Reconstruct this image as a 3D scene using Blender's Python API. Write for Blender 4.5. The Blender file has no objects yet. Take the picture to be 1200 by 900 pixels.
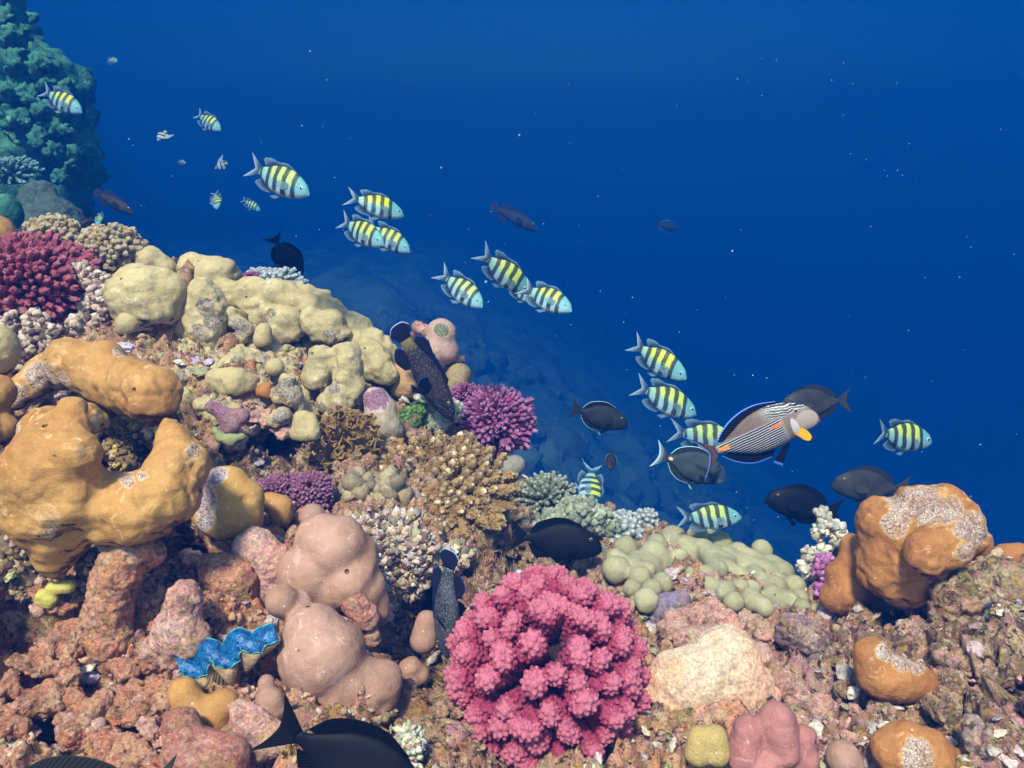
import bpy, math, random
import numpy as np
from mathutils import Matrix, Vector

R = math.radians
SC = bpy.context.scene
COL = SC.collection
# ------------------------------------------------------------------ camera, light, exposure
PITCH = R(20)
FPX = 942.0                                   # focal length in pixels of a 1200 px wide frame
cam_d = bpy.data.cameras.new('camera'); cam = bpy.data.objects.new('camera', cam_d); COL.objects.link(cam)
cam.location = (0, 0, 0); cam.rotation_euler = (R(90) - PITCH, 0, 0)
cam_d.sensor_width = 36; cam_d.lens = 36 * FPX / 1200; cam_d.clip_start = 0.02; cam_d.clip_end = 400
SC.camera = cam

SUN_EL, SUN_AZ = R(60), R(200)                # azimuth: degrees clockwise from +Y; sun high, behind the camera and a little to the left
world = bpy.data.worlds.new('World'); SC.world = world; world.use_nodes = True
wn = world.node_tree
sky = wn.nodes.new('ShaderNodeTexSky'); sky.sky_type = 'NISHITA'; sky.sun_disc = False
sky.sun_elevation = SUN_EL; sky.sun_rotation = SUN_AZ
bg = wn.nodes['Background']; bg.inputs['Strength'].default_value = 0.15
wn.links.new(sky.outputs['Color'], bg.inputs['Color'])
sun_d = bpy.data.lights.new('sun', 'SUN'); sun_d.energy = 5.0; sun_d.angle = R(7); sun_d.color = (1, .79, .67)
sun = bpy.data.objects.new('sun', sun_d); COL.objects.link(sun)
sdir = Vector((math.sin(SUN_AZ) * math.cos(SUN_EL), math.cos(SUN_AZ) * math.cos(SUN_EL), math.sin(SUN_EL)))
sun.rotation_euler = sdir.to_track_quat('Z', 'Y').to_euler()
sun.location = (0, 0, 30)
vs = SC.view_settings; vs.view_transform = 'Standard'; vs.look = 'None'; vs.gamma = 1; vs.exposure = 1.68
vs.use_curve_mapping = False
cy = SC.cycles
cy.max_bounces = 6; cy.diffuse_bounces = 3; cy.glossy_bounces = 2; cy.transmission_bounces = 2; cy.transparent_max_bounces = 8
cy.volume_bounces = 1; cy.use_denoising = True; cy.caustics_reflective = False; cy.caustics_refractive = False
WATER_DENSITY = 0.155
WATER_COLOR = (0.0, 0.033, 0.155)
WATER_ABSORB = (0.03, 0.16, 0.22)

# ------------------------------------------------------------------ pixel to world
CX = np.array((1.0, 0, 0)); CF = np.array((0, math.cos(PITCH), -math.sin(PITCH))); CU = np.array((0, math.sin(PITCH), math.cos(PITCH)))
def U(px, py, d):
    px = np.asarray(px, float); py = np.asarray(py, float); d = np.asarray(d, float)
    return d[..., None] * (CF + ((px - 600) / FPX)[..., None] * CX - ((py - 450) / FPX)[..., None] * CU)

# ------------------------------------------------------------------ noise
def _hash(ix, iy, iz, seed):
    h = (ix.astype(np.int64) * 374761393 + iy.astype(np.int64) * 668265263 + iz.astype(np.int64) * 2147483647 + seed * 1274126177) & 0xffffffff
    h = ((h ^ (h >> 13)) * 1274126177) & 0xffffffff
    h = ((h ^ (h >> 16)) * 2246822519) & 0xffffffff
    return ((h ^ (h >> 15)) & 0xffffff) / float(0xffffff)
def vnoise(P, seed=0):
    P = np.asarray(P, float); I = np.floor(P); F = P - I; F = F * F * F * (F * (F * 6 - 15) + 10); I = I.astype(np.int64)
    out = 0
    for dx in (0, 1):
        wx = F[:, 0] if dx else 1 - F[:, 0]
        for dy in (0, 1):
            wy = F[:, 1] if dy else 1 - F[:, 1]
            for dz in (0, 1):
                wz = F[:, 2] if dz else 1 - F[:, 2]
                out = out + wx * wy * wz * _hash(I[:, 0] + dx, I[:, 1] + dy, I[:, 2] + dz, seed)
    return out * 2 - 1
def fbm(P, oct=4, seed=0, gain=.5):
    a = 1.; s = 0; t = 0; P = np.asarray(P, float)
    for k in range(oct):
        s = s + a * vnoise(P * 2.03 ** k + 17.3 * k, seed + k); t += a; a *= gain
    return s / t
def billow(P, oct=3, seed=0, gain=.5):
    a = 1.; s = 0; t = 0
    for k in range(oct):
        s = s + a * (1 - np.abs(vnoise(P * 2.03 ** k + 9.1 * k, seed + k)) * 2); t += a; a *= gain
    return s / t
def worley(P, seed=0):
    I = np.floor(P).astype(np.int64); F = P - I; best = np.full(len(P), 9.)
    for dx in (-1, 0, 1):
        for dy in (-1, 0, 1):
            for dz in (-1, 0, 1):
                X = I[:, 0] + dx; Y = I[:, 1] + dy; Z = I[:, 2] + dz
                d = (dx + _hash(X, Y, Z, seed) - F[:, 0]) ** 2 + (dy + _hash(X, Y, Z, seed + 1) - F[:, 1]) ** 2 + (dz + _hash(X, Y, Z, seed + 2) - F[:, 2]) ** 2
                best = np.minimum(best, d)
    return np.sqrt(best)

# ------------------------------------------------------------------ meshes and objects
def new_mesh(name, V, Fs, mats=(), smooth=True, attrs=None):
    """V (n,3); Fs a list of (m,3) or (m,4) index arrays"""
    V = np.asarray(V, np.float32); me = bpy.data.meshes.new(name)
    Fs = [np.asarray(f, np.int32) for f in Fs if len(f)]
    me.vertices.add(len(V)); me.vertices.foreach_set('co', V.ravel())
    nl = sum(f.size for f in Fs); nf = sum(len(f) for f in Fs)
    me.loops.add(nl); me.loops.foreach_set('vertex_index', np.concatenate([f.ravel() for f in Fs]))
    starts = []; tot = 0
    for f in Fs:
        starts.append(tot + np.arange(len(f), dtype=np.int32) * f.shape[1]); tot += f.size
    me.polygons.add(nf); me.polygons.foreach_set('loop_start', np.concatenate(starts).astype(np.int32))
    me.update(calc_edges=True)
    if smooth: me.polygons.foreach_set('use_smooth', np.ones(nf, bool))
    for k, a in (attrs or {}).items():
        a = np.asarray(a, np.float32)
        if a.ndim == 1:
            at = me.attributes.new(k, 'FLOAT', 'POINT'); at.data.foreach_set('value', a)
        else:
            at = me.attributes.new(k, 'FLOAT_VECTOR', 'POINT'); at.data.foreach_set('vector', a.ravel())
    for m in mats: me.materials.append(m)
    return me
def link(name, data, parent=None):
    o = bpy.data.objects.new(name, data); COL.objects.link(o)
    if parent is not None: o.parent = parent
    return o
def tag(o, label=None, cat=None, group=None, kind=None):
    if label: o['label'] = label
    if cat: o['category'] = cat
    if group: o['group'] = group
    if kind: o['kind'] = kind
    return o
def mesh_thing(name, V, Fs, mat, label=None, cat=None, group=None, kind=None, attrs=None, base=None, parent=None, smooth=True):
    V = np.asarray(V, float)
    if base is None:
        base = V.mean(0); base[2] = V[:, 2].min()
    if parent is not None: base = np.zeros(3)
    o = link(name, new_mesh(name, V - base, Fs, [mat], smooth, attrs), parent)
    o.location = base
    return tag(o, label, cat, group, kind)
def empty(name, loc, label=None, cat=None, group=None):
    o = link(name, None); o.location = loc; o.empty_display_size = .02
    return tag(o, label, cat, group)

def vert_normals(V, F):
    n = np.zeros_like(V)
    for f in F:
        f = np.asarray(f)
        if f.shape[1] == 4: fn = np.cross(V[f[:, 2]] - V[f[:, 0]], V[f[:, 3]] - V[f[:, 1]])
        else: fn = np.cross(V[f[:, 1]] - V[f[:, 0]], V[f[:, 2]] - V[f[:, 0]])
        for k in range(f.shape[1]): np.add.at(n, f[:, k], fn)
    return n / (np.linalg.norm(n, axis=1)[:, None] + 1e-12)

def ico(sub=1):
    import bmesh
    bm = bmesh.new(); bmesh.ops.create_icosphere(bm, subdivisions=sub, radius=1)
    V = np.array([v.co[:] for v in bm.verts]); F = np.array([[v.index for v in f.verts] for f in bm.faces]); bm.free()
    return V, F
ICO1 = ico(1); ICO2 = ico(2); ICO3 = ico(3)

def scatter(base, pos, rot, scl):
    """instances of (V,F) merged: pos (n,3), rot (n,3,3), scl (n,3)"""
    V, F = base; n = len(pos)
    W = np.einsum('nij,nkj->nki', rot, V[None] * scl[:, None, :]) + pos[:, None, :]
    FF = F[None] + (np.arange(n) * len(V))[:, None, None]
    return W.reshape(-1, 3), FF.reshape(-1, F.shape[1])
def rand_rot(n, rng):
    q = rng.normal(size=(n, 4)); q /= np.linalg.norm(q, axis=1)[:, None]
    w, x, y, z = q.T
    return np.stack([np.stack([1 - 2 * (y * y + z * z), 2 * (x * y - z * w), 2 * (x * z + y * w)], -1),
                     np.stack([2 * (x * y + z * w), 1 - 2 * (x * x + z * z), 2 * (y * z - x * w)], -1),
                     np.stack([2 * (x * z - y * w), 2 * (y * z + x * w), 1 - 2 * (x * x + y * y)], -1)], 1)
def frame(axis, spin=0.):
    z = np.asarray(axis, float); z = z / np.linalg.norm(z)
    a = np.array((0, 0, 1.)) if abs(z[2]) < .9 else np.array((1., 0, 0))
    x = np.cross(a, z); x /= np.linalg.norm(x); y = np.cross(z, x)
    c, s = math.cos(spin), math.sin(spin)
    return np.stack([x * c + y * s, -x * s + y * c, z], 1)

# signed distance surfaces: chains of round cones, blended, meshed by surface nets
def sdf_eval(P, segs, k, cuts=(), kc=.004):
    d = None
    for a, b, ra, rb in segs:
        ba = b - a; L = float(ba @ ba); pa = P - a
        t = np.clip(pa @ ba / L, 0, 1) if L > 1e-12 else np.zeros(P.shape[:-1], P.dtype)
        e = np.sqrt(((pa - t[..., None] * ba) ** 2).sum(-1)) - (ra + (rb - ra) * t)
        if d is None: d = e
        else:
            h = np.maximum(k - np.abs(d - e), 0) / k; d = np.minimum(d, e) - h * h * k * .25
    for a, b, ra, rb in cuts:
        ba = b - a; L = float(ba @ ba); pa = P - a
        t = np.clip(pa @ ba / L, 0, 1) if L > 1e-12 else np.zeros(P.shape[:-1], P.dtype)
        e = -(np.sqrt(((pa - t[..., None] * ba) ** 2).sum(-1)) - (ra + (rb - ra) * t))
        h = np.maximum(kc - np.abs(d - e), 0) / kc; d = np.maximum(d, e) + h * h * kc * .25
    return d
def surface_nets(segs, k, h, cuts=(), kc=.004):
    lo = np.min([np.minimum(a - ra, b - rb) for a, b, ra, rb in segs], 0) - 2 * h
    hi = np.max([np.maximum(a + ra, b + rb) for a, b, ra, rb in segs], 0) + 2 * h + k * .3
    lo = lo - k * .3
    n = np.ceil((hi - lo) / h).astype(int) + 1
    ax = [lo[i] + h * np.arange(n[i]) for i in range(3)]
    G = np.stack(np.meshgrid(*ax, indexing='ij'), -1).astype(np.float32)
    segs = [(np.asarray(a, np.float32), np.asarray(b, np.float32), ra, rb) for a, b, ra, rb in segs]
    cuts = [(np.asarray(a, np.float32), np.asarray(b, np.float32), ra, rb) for a, b, ra, rb in cuts]
    D_ = sdf_eval(G, segs, k, cuts, kc)
    ins = D_ < 0
    cn = np.array(D_.shape) - 1
    acc = np.zeros((*cn, 3), np.float32); cnt = np.zeros(cn, np.float32)
    def sl(o): return tuple(slice(o[i], o[i] + cn[i]) for i in range(3))
    for axis in range(3):
        o1, o2 = [(1, 2), (0, 2), (0, 1)][axis]
        for p in (0, 1):
            for q in (0, 1):
                s = [0, 0, 0]; s[o1] = p; s[o2] = q; e = list(s); e[axis] = 1
                A = D_[sl(s)]; B = D_[sl(e)]; m = (A < 0) != (B < 0)
                t = np.where(m, A / np.where(m, A - B, 1), 0)
                cnt += m
                for i in range(3):
                    acc[..., i] += np.where(m, (t if i == axis else s[i]), 0)
    act = cnt > 0
    idx = np.full(cn, -1, np.int64); idx[act] = np.arange(act.sum())
    cells = np.argwhere(act)
    V = lo + h * (cells + acc[act] / cnt[act][:, None])
    F = []
    for axis in range(3):
        o1, o2 = [(1, 2), (2, 0), (0, 1)][axis]
        s0 = [slice(1, -1)] * 3; s0[axis] = slice(0, -1)
        s1 = [slice(1, -1)] * 3; s1[axis] = slice(1, None)
        a = ins[tuple(s0)]; b = ins[tuple(s1)]
        for sign, m in ((0, a & ~b), (1, ~a & b)):
            c = np.argwhere(m)
            if not len(c): continue
            c = c + 1; c[:, axis] -= 1
            def at(d1, d2):
                cc = c.copy(); cc[:, o1] += d1; cc[:, o2] += d2
                return idx[cc[:, 0], cc[:, 1], cc[:, 2]]
            q = np.stack([at(-1, -1), at(0, -1), at(0, 0), at(-1, 0)], 1)
            if sign: q = q[:, ::-1]
            F.append(q[(q >= 0).all(1)])
    F = np.concatenate(F)
    for lam in (.5, .5, .5):
        s = np.zeros_like(V); c = np.zeros(len(V))
        for k in range(4):
            np.add.at(s, F[:, k], V[F[:, (k + 1) % 4]] + V[F[:, k - 1]]); np.add.at(c, F[:, k], 2)
        V = V + lam * (s / np.maximum(c, 1)[:, None] - V) * (c > 0)[:, None]
    return V, F
# ------------------------------------------------------------------ materials
def N(nt, typ, **kw):
    n = nt.nodes.new(typ)
    for k, v in kw.items():
        if k.startswith('i_'):
            n.inputs[k[2:]].default_value = v
        else: setattr(n, k, v)
    return n
class MT:
    """small helper around a material's node tree"""
    def __init__(s, name, rough=.7, spec=.25):
        s.m = bpy.data.materials.new(name); s.m.use_nodes = True; s.nt = s.m.node_tree; s.b = s.nt.nodes['Principled BSDF']
        s.b.inputs['Roughness'].default_value = rough; s.b.inputs['Specular IOR Level'].default_value = spec
        s.co = s.nt.nodes.new('ShaderNodeTexCoord').outputs['Object']
    def l(s, a, b): s.nt.links.new(a, b)
    def attr(s, name, out='Fac'): return N(s.nt, 'ShaderNodeAttribute', attribute_name=name).outputs[out]
    def noise(s, scale, detail=4, rough=.55, co=None, dist=0.):
        n = N(s.nt, 'ShaderNodeTexNoise'); n.inputs['Scale'].default_value = scale; n.inputs['Detail'].default_value = detail
        n.inputs['Roughness'].default_value = rough; n.inputs['Distortion'].default_value = dist
        s.l(co or s.co, n.inputs['Vector']); return n.outputs['Fac']
    def voro(s, scale, out='Distance', co=None, feature='F1'):
        n = N(s.nt, 'ShaderNodeTexVoronoi', feature=feature); n.inputs['Scale'].default_value = scale
        s.l(co or s.co, n.inputs['Vector']); return n.outputs[out]
    def ramp(s, fac, pts, interp='LINEAR'):
        n = N(s.nt, 'ShaderNodeValToRGB'); r = n.color_ramp; r.interpolation = interp
        while len(r.elements) < len(pts): r.elements.new(.5)
        for e, (p, c) in zip(r.elements, pts):
            e.position = p; e.color = (c, c, c, 1) if isinstance(c, (int, float)) else (*c, 1)
        s.l(fac, n.inputs['Fac']); return n.outputs['Color']
    def mix(s, fac, a, b, blend='MIX'):
        n = N(s.nt, 'ShaderNodeMix', data_type='RGBA', blend_type=blend)
        for v, i in ((fac, 0), (a, 6), (b, 7)):
            if isinstance(v, (int, float)): n.inputs[i].default_value = v
            elif isinstance(v, tuple): n.inputs[i].default_value = (*v, 1)
            else: s.l(v, n.inputs[i])
        return n.outputs[2]
    def math(s, op, a, b=None, c=None):
        n = N(s.nt, 'ShaderNodeMath', operation=op)
        for i, v in enumerate((a, b, c)):
            if v is None: continue
            if isinstance(v, (int, float)): n.inputs[i].default_value = v
            else: s.l(v, n.inputs[i])
        return n.outputs[0]
    def bump(s, h, dist, strength=1., prev=None):
        n = N(s.nt, 'ShaderNodeBump'); n.inputs['Distance'].default_value = dist; n.inputs['Strength'].default_value = strength
        s.l(h, n.inputs['Height'])
        if prev is not None: s.l(prev, n.inputs['Normal'])
        return n.outputs['Normal']
    def done(s, color=None, normal=None, rough=None):
        if color is not None:
            if isinstance(color, tuple): s.b.inputs['Base Color'].default_value = (*color, 1)
            else: s.l(color, s.b.inputs['Base Color'])
        if normal is not None: s.l(normal, s.b.inputs['Normal'])
        if rough is not None: s.l(rough, s.b.inputs['Roughness'])
        return s.m

def sep(t, v):
    n = N(t.nt, 'ShaderNodeSeparateColor'); t.l(v, n.inputs[0]); return n.outputs
def coral_mat(name, c1, c2, c3=None, sc=14, polyp=420, pb=.0006, patch=None, rim=None, rough=.75, mottle=.35, grain=.5):
    """living coral: two tones in broad patches, spots of wear c3, tiny polyps, a dead crusted underside ('under');
    the 'mask' attribute grows an encrusted patch"""
    t = MT(name, rough, .1)
    a = t.noise(sc, 5, .6); f = t.ramp(a, [(.36, 0.), (.64, 1.)])
    col = t.mix(f, c1, c2)
    col = t.mix(mottle, col, t.ramp(t.noise(sc * 3.2, 5, .7, dist=.4), [(.3, .42), (.72, 1.12)]), 'MULTIPLY')
    fine = t.noise(sc * 14, 4, .65)
    col = t.mix(mottle * .8, col, t.ramp(fine, [(.3, .4), (.7, 1.1)]), 'MULTIPLY')
    if c3:
        b = t.noise(sc * 1.7, 6, .7, dist=.6); col = t.mix(t.ramp(b, [(.58, 0.), (.66, .8)]), col, c3)
    v = t.voro(polyp); col = t.mix(t.ramp(v, [(.1, .25), (.5, 0.)]), col, tuple(min(1, x * 1.5 + .03) for x in c2))
    col = t.mix(t.ramp(t.noise(sc * 4.2, 7, .72, dist=1.2), [(.59, 0.), (.66, .55)]), col, tuple(min(1, x * 1.25 + .10) for x in c1))
    pv = t.voro(48); ps = sep(t, t.voro(48, 'Color')); pit = t.math('MULTIPLY', t.ramp(pv, [(.08, 1.), (.2, 0.)]), t.ramp(ps[1], [(0., 0.), (.93, 1.)], 'CONSTANT'))
    col = t.mix(t.math('MULTIPLY', pit, .75), col, tuple(x * .25 for x in c2))
    sv = sep(t, t.voro(150, 'Color')); sd = t.voro(150)
    col = t.mix(t.math('MULTIPLY', t.ramp(sv[0], [(0., 0.), (.965, .6)], 'CONSTANT'), t.ramp(sd, [(.16, 1.), (.24, 0.)])), col, (.66, .60, .48))
    nrm = t.bump(v, pb, .8); nrm = t.bump(t.voro(230), -.0006, .6, nrm); nrm = t.bump(t.noise(sc * 5, 8, .68), .010, grain, nrm); nrm = t.bump(pit, -.006, 1., nrm)
    # dead underside, crusted
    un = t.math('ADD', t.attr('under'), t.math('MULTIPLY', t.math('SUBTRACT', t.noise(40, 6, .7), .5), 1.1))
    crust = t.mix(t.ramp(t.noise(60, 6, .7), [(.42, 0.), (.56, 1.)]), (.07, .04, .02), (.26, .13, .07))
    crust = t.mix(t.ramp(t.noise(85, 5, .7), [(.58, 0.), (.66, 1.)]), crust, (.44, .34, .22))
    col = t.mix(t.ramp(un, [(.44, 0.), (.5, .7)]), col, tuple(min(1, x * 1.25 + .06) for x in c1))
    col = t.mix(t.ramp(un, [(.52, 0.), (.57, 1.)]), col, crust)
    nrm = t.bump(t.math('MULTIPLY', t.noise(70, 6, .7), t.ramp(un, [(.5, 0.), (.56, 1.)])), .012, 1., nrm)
    if patch:
        m = t.attr('mask'); pd = t.voro(280); p0 = sep(t, t.voro(280, 'Color'))
        pc = t.ramp(t.noise(48, 6, .7, dist=.5), [(.36, patch[3]), (.45, patch[2]), (.52, patch[0]), (.6, patch[1])])
        pc = t.mix(t.ramp(pd, [(.42, 0.), (.75, .6)]), pc, patch[4])
        pc = t.mix(.5, pc, t.ramp(p0[0], [(0., .7), (1., 1.25)]), 'MULTIPLY')
        mm = t.math('ADD', m, t.math('MULTIPLY', t.math('SUBTRACT', t.noise(30, 8, .74, dist=.6), .5), 1.9))
        mk = t.ramp(mm, [(.47, 0.), (.53, 1.)])
        rm = t.ramp(mm, [(.36, 0.), (.46, .8)])
        col = t.mix(rm, col, rim or tuple(min(1, x * 1.35) for x in c2)); col = t.mix(mk, col, pc)
        nrm = t.bump(t.math('MULTIPLY', pd, mk), -.005, 1., nrm); nrm = t.bump(t.math('MULTIPLY', t.noise(60, 6, .7), mk), .012, 1., nrm)
    return t.done(col, nrm)

def rock_mat(name, tint=None, strength=1., dark=1., bump=1.):
    """encrusted dead reef rock: base hue (attribute or tint) overgrown by small patches of coralline pinks, cream, sponge, turf and holes"""
    t = MT(name, .85, .15)
    src = t.attr('col', 'Color') if tint is None else tint
    def warp(amount, sc):
        n = N(t.nt, 'ShaderNodeTexNoise'); n.inputs['Scale'].default_value = sc; n.inputs['Detail'].default_value = 5; n.inputs['Roughness'].default_value = .7; t.l(t.co, n.inputs['Vector'])
        s_ = N(t.nt, 'ShaderNodeVectorMath', operation='MULTIPLY_ADD'); t.l(n.outputs['Color'], s_.inputs[0]); s_.inputs[1].default_value = (amount,) * 3; t.l(t.co, s_.inputs[2]); return s_.outputs[0]
    w1 = warp(.07, 30); w2 = warp(.03, 80)
    big = sep(t, t.voro(34, 'Color', co=w1)); sml = sep(t, t.voro(105, 'Color', co=w2))
    S = strength
    c = t.mix(t.ramp(t.noise(9, 4), [(.35, 0.), (.65, 1.)]), src, t.mix(1., src, (1.25, .80, .68), 'MULTIPLY'))
    pal = [(0., (.88, .46, .30)), (.16, (.84, .62, .38)), (.30, (.60, .34, .07)), (.42, (.30, .26, .07)), (.52, (.62, .30, .22)), (.62, (.36, .15, .11)), (.72, (.70, .34, .36)), (.80, (.78, .52, .30)), (.9, (.12, .07, .05))]
    pb_ = t.ramp(big[0], pal, 'CONSTANT'); c = t.mix(t.ramp(big[1], [(0., 0.), (.48, .5 * S), (.75, .8 * S)], 'CONSTANT'), c, pb_)
    ps_ = t.ramp(sml[0], pal, 'CONSTANT'); c = t.mix(t.ramp(sml[1], [(0., 0.), (.52, .55 * S), (.8, .85 * S)], 'CONSTANT'), c, ps_)
    c = t.mix(t.ramp(t.noise(13, 6, .68, dist=.6), [(.58, 0.), (.66, .7 * S)]), c, t.mix(.5, c, (.24, .18, .05)))
    n4 = t.noise(62, 6, .74, dist=.6); c = t.mix(t.ramp(n4, [(.545, 0.), (.60, .95 * S * dark)]), c, (.035, .016, .012))
    n5 = t.noise(85, 6, .74, dist=.6); c = t.mix(t.ramp(n5, [(.60, 0.), (.66, .85 * S)]), c, (.86, .72, .58))
    c = t.mix(.65, c, t.ramp(t.noise(220, 4, .75), [(.34, .35), (.66, 1.35)]), 'MULTIPLY')
    nrm = t.bump(t.voro(130), -.004 * bump, .8); nrm = t.bump(t.noise(50, 9, .75), .022 * bump, 1., nrm); nrm = t.bump(n4, -.012 * bump, 1., nrm)
    return t.done(c, nrm)

def attr_mat(name, dark=.5, rough=.8, polyp=330, pb=.001):
    """colour carried by the pieces themselves"""
    t = MT(name, rough, .2); c = t.attr('col', 'Color')
    col = t.mix(dark, c, t.ramp(t.noise(130, 4, .7), [(.32, .25), (.68, 1.15)]), 'MULTIPLY')
    return t.done(col, t.bump(t.voro(polyp), pb, .8))

def finger_mat(name, low, high, tip, polyp=300, pb=.0012, t0=.45, t1=.8, te=.90):
    """branching coral: pigment from the stem ('t' = 0) to the growing tip (1)"""
    m = MT(name, .75, .12); t = m.attr('t')
    tn = m.math('ADD', t, m.math('MULTIPLY', m.math('SUBTRACT', m.noise(60, 3), .5), .35))
    col = m.ramp(tn, [(0., low), (t0, low), (t1, high), (te, high), (te + .05, tip)])
    v = m.voro(polyp); col = m.mix(m.math('MULTIPLY', m.ramp(v, [(.05, .5), (.45, 0.)]), m.math('POWER', t, 2.)), col, tip)
    col = m.mix(.45, col, m.ramp(m.noise(40, 5, .65), [(.3, .45), (.7, 1.1)]), 'MULTIPLY')
    return m.done(col, m.bump(v, -pb, .8))

# ------------------------------------------------------------------ water, reef slope, sea bed
def build_haze():
    V = np.array([(x, y, z) for x in (-34, 34) for y in (-4, 48) for z in (-30, 4.8)], float)
    F = np.array([(0, 1, 3, 2), (4, 6, 7, 5), (0, 4, 5, 1), (2, 3, 7, 6), (0, 2, 6, 4), (1, 5, 7, 3)])
    m = bpy.data.materials.new('blue_water'); m.use_nodes = True; nt = m.node_tree; nt.nodes.remove(nt.nodes['Principled BSDF'])
    pv = nt.nodes.new('ShaderNodeVolumePrincipled'); pv.inputs['Color'].default_value = (*WATER_COLOR, 1); pv.inputs['Density'].default_value = WATER_DENSITY
    pv.inputs['Anisotropy'].default_value = -.18; pv.inputs['Absorption Color'].default_value = (*WATER_ABSORB, 1)
    nt.links.new(pv.outputs[0], nt.nodes['Material Output'].inputs['Volume'])
    o = mesh_thing('haze', V, [F], m, 'clear blue sea water all around the reef', 'water', kind='stuff', smooth=False)
    return o
build_haze()

CTRL = np.array([(-200, 1050, .75), (100, 930, .95), (300, 940, .93), (640, 930, .98), (900, 930, 1.0), (1200, 930, .97), (1400, 1000, .85),
    (640, 1150, .72), (-250, 700, 1.0), (-250, 300, 1.8), (1450, 700, 1.1), (1450, 640, 1.35),
    (100, 780, 1.10), (100, 650, 1.27), (20, 450, 1.55), (60, 330, 1.9), (100, 280, 2.15), (200, 420, 1.8), (200, 340, 2.05), (300, 560, 1.55), (300, 700, 1.25),
    (330, 450, 1.8), (340, 340, 2.2), (440, 400, 2.15), (420, 520, 1.75), (450, 640, 1.42), (510, 720, 1.32), (530, 400, 2.25), (560, 500, 2.05), (540, 570, 1.75),
    (600, 560, 2.0), (650, 620, 1.8), (640, 760, 1.25), (720, 620, 1.9), (760, 700, 1.55), (830, 630, 1.9), (830, 700, 1.5), (840, 800, 1.19), (930, 690, 1.75),
    (940, 740, 1.45), (960, 800, 1.24), (1070, 640, 1.5), (1160, 630, 1.55), (1100, 750, 1.25), (1190, 700, 1.28), (1200, 800, 1.08), (200, 800, 1.10), (400, 800, 1.15)])
def _tps(a, b):
    r2 = ((a[:, None, :] - b[None]) ** 2).sum(-1); return .5 * r2 * np.log(r2 + 1e-9)
_XY = CTRL[:, :2] / 400.; _n = len(CTRL)
_K = np.zeros((_n + 3, _n + 3)); _K[:_n, :_n] = _tps(_XY, _XY) + np.eye(_n) * .01; _K[:_n, _n] = 1; _K[:_n, _n + 1:] = _XY; _K[_n, :_n] = 1; _K[_n + 1:, :_n] = _XY.T
_W = np.linalg.solve(_K, np.concatenate([np.log(CTRL[:, 2]), np.zeros(3)]))
# hollows and overhangs of the slope: px, py, rx, ry, extra depth
DENTS = [(310, 528, 38, 26, .28), (495, 770, 34, 60, .30), (500, 700, 26, 30, .16), (1135, 828, 55, 22, .24), (1080, 728, 40, 14, .18), (1000, 720, 26, 14, .16), (1010, 830, 20, 10, .1), (960, 765, 26, 10, .1), (720, 880, 50, 18, .14), (215, 640, 20, 30, .14), (470, 870, 30, 30, .12), (590, 655, 40, 16, .12), (150, 520, 40, 30, .15), (218, 610, 14, 60, .12), (40, 650, 40, 40, .12),
         (640, 640, 50, 22, .14), (350, 415, 24, 16, .12), (20, 400, 60, 26, .1), (110, 350, 25, 35, .06), (300, 420, 20, 14, .1), (85, 830, 16, 16, .06), (740, 880, 40, 16, .08), (930, 770, 20, 14, .06), (230, 790, 60, 14, .08), (370, 560, 30, 14, .08)]
def D(px, py):
    px = np.atleast_1d(np.asarray(px, float)); py = np.atleast_1d(np.asarray(py, float)); sh = px.shape
    q = np.stack([px.ravel(), py.ravel()], -1) / 400.; out = np.zeros(len(q))
    for i in range(0, len(q), 40000):
        k = q[i:i + 40000]; out[i:i + 40000] = _tps(k, _XY) @ _W[:_n] + _W[_n] + k @ _W[_n + 1:]
    return np.clip(np.exp(out), .45, 3.).reshape(sh)
SIL = np.array([(-400, 235), (-150, 245), (0, 272), (60, 279), (165, 306), (200, 318), (280, 342), (360, 358), (440, 405), (480, 408), (540, 425), (560, 478), (600, 552), (640, 584), (700, 612), (760, 632), (830, 646),
                (920, 672), (950, 695), (975, 692), (1000, 650), (1050, 606), (1110, 606), (1160, 646), (1200, 655), (1350, 655), (1600, 660)], float)
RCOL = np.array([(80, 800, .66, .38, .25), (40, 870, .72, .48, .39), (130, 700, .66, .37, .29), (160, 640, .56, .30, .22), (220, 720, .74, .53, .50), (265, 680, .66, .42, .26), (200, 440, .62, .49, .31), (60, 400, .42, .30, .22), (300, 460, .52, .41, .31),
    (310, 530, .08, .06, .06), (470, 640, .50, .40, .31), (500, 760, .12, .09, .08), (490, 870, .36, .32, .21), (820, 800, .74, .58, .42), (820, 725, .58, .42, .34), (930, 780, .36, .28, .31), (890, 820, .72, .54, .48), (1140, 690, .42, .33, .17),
    (1150, 770, .40, .33, .25), (1120, 840, .14, .11, .11), (1180, 880, .36, .30, .31), (450, 480, .42, .34, .26), (650, 640, .22, .22, .18), (350, 400, .52, .43, .26), (140, 520, .12, .08, .04), (30, 650, .22, .15, .12), (430, 720, .14, .09, .08), (250, 860, .62, .33, .26), (330, 650, .74, .54, .50), (720, 640, .3, .3, .26), (1000, 760, .36, .28, .28), (300, 860, .70, .52, .46), (110, 340, .45, .33, .25)])  # near-black entries paint shade into the cave and the deep gaps
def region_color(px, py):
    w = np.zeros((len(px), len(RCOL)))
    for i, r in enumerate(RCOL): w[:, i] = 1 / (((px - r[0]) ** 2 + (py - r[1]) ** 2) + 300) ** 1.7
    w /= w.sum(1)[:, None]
    return np.clip((w @ RCOL[:, 2:]) * (1.14, .94, .66), 0, .85)
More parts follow.
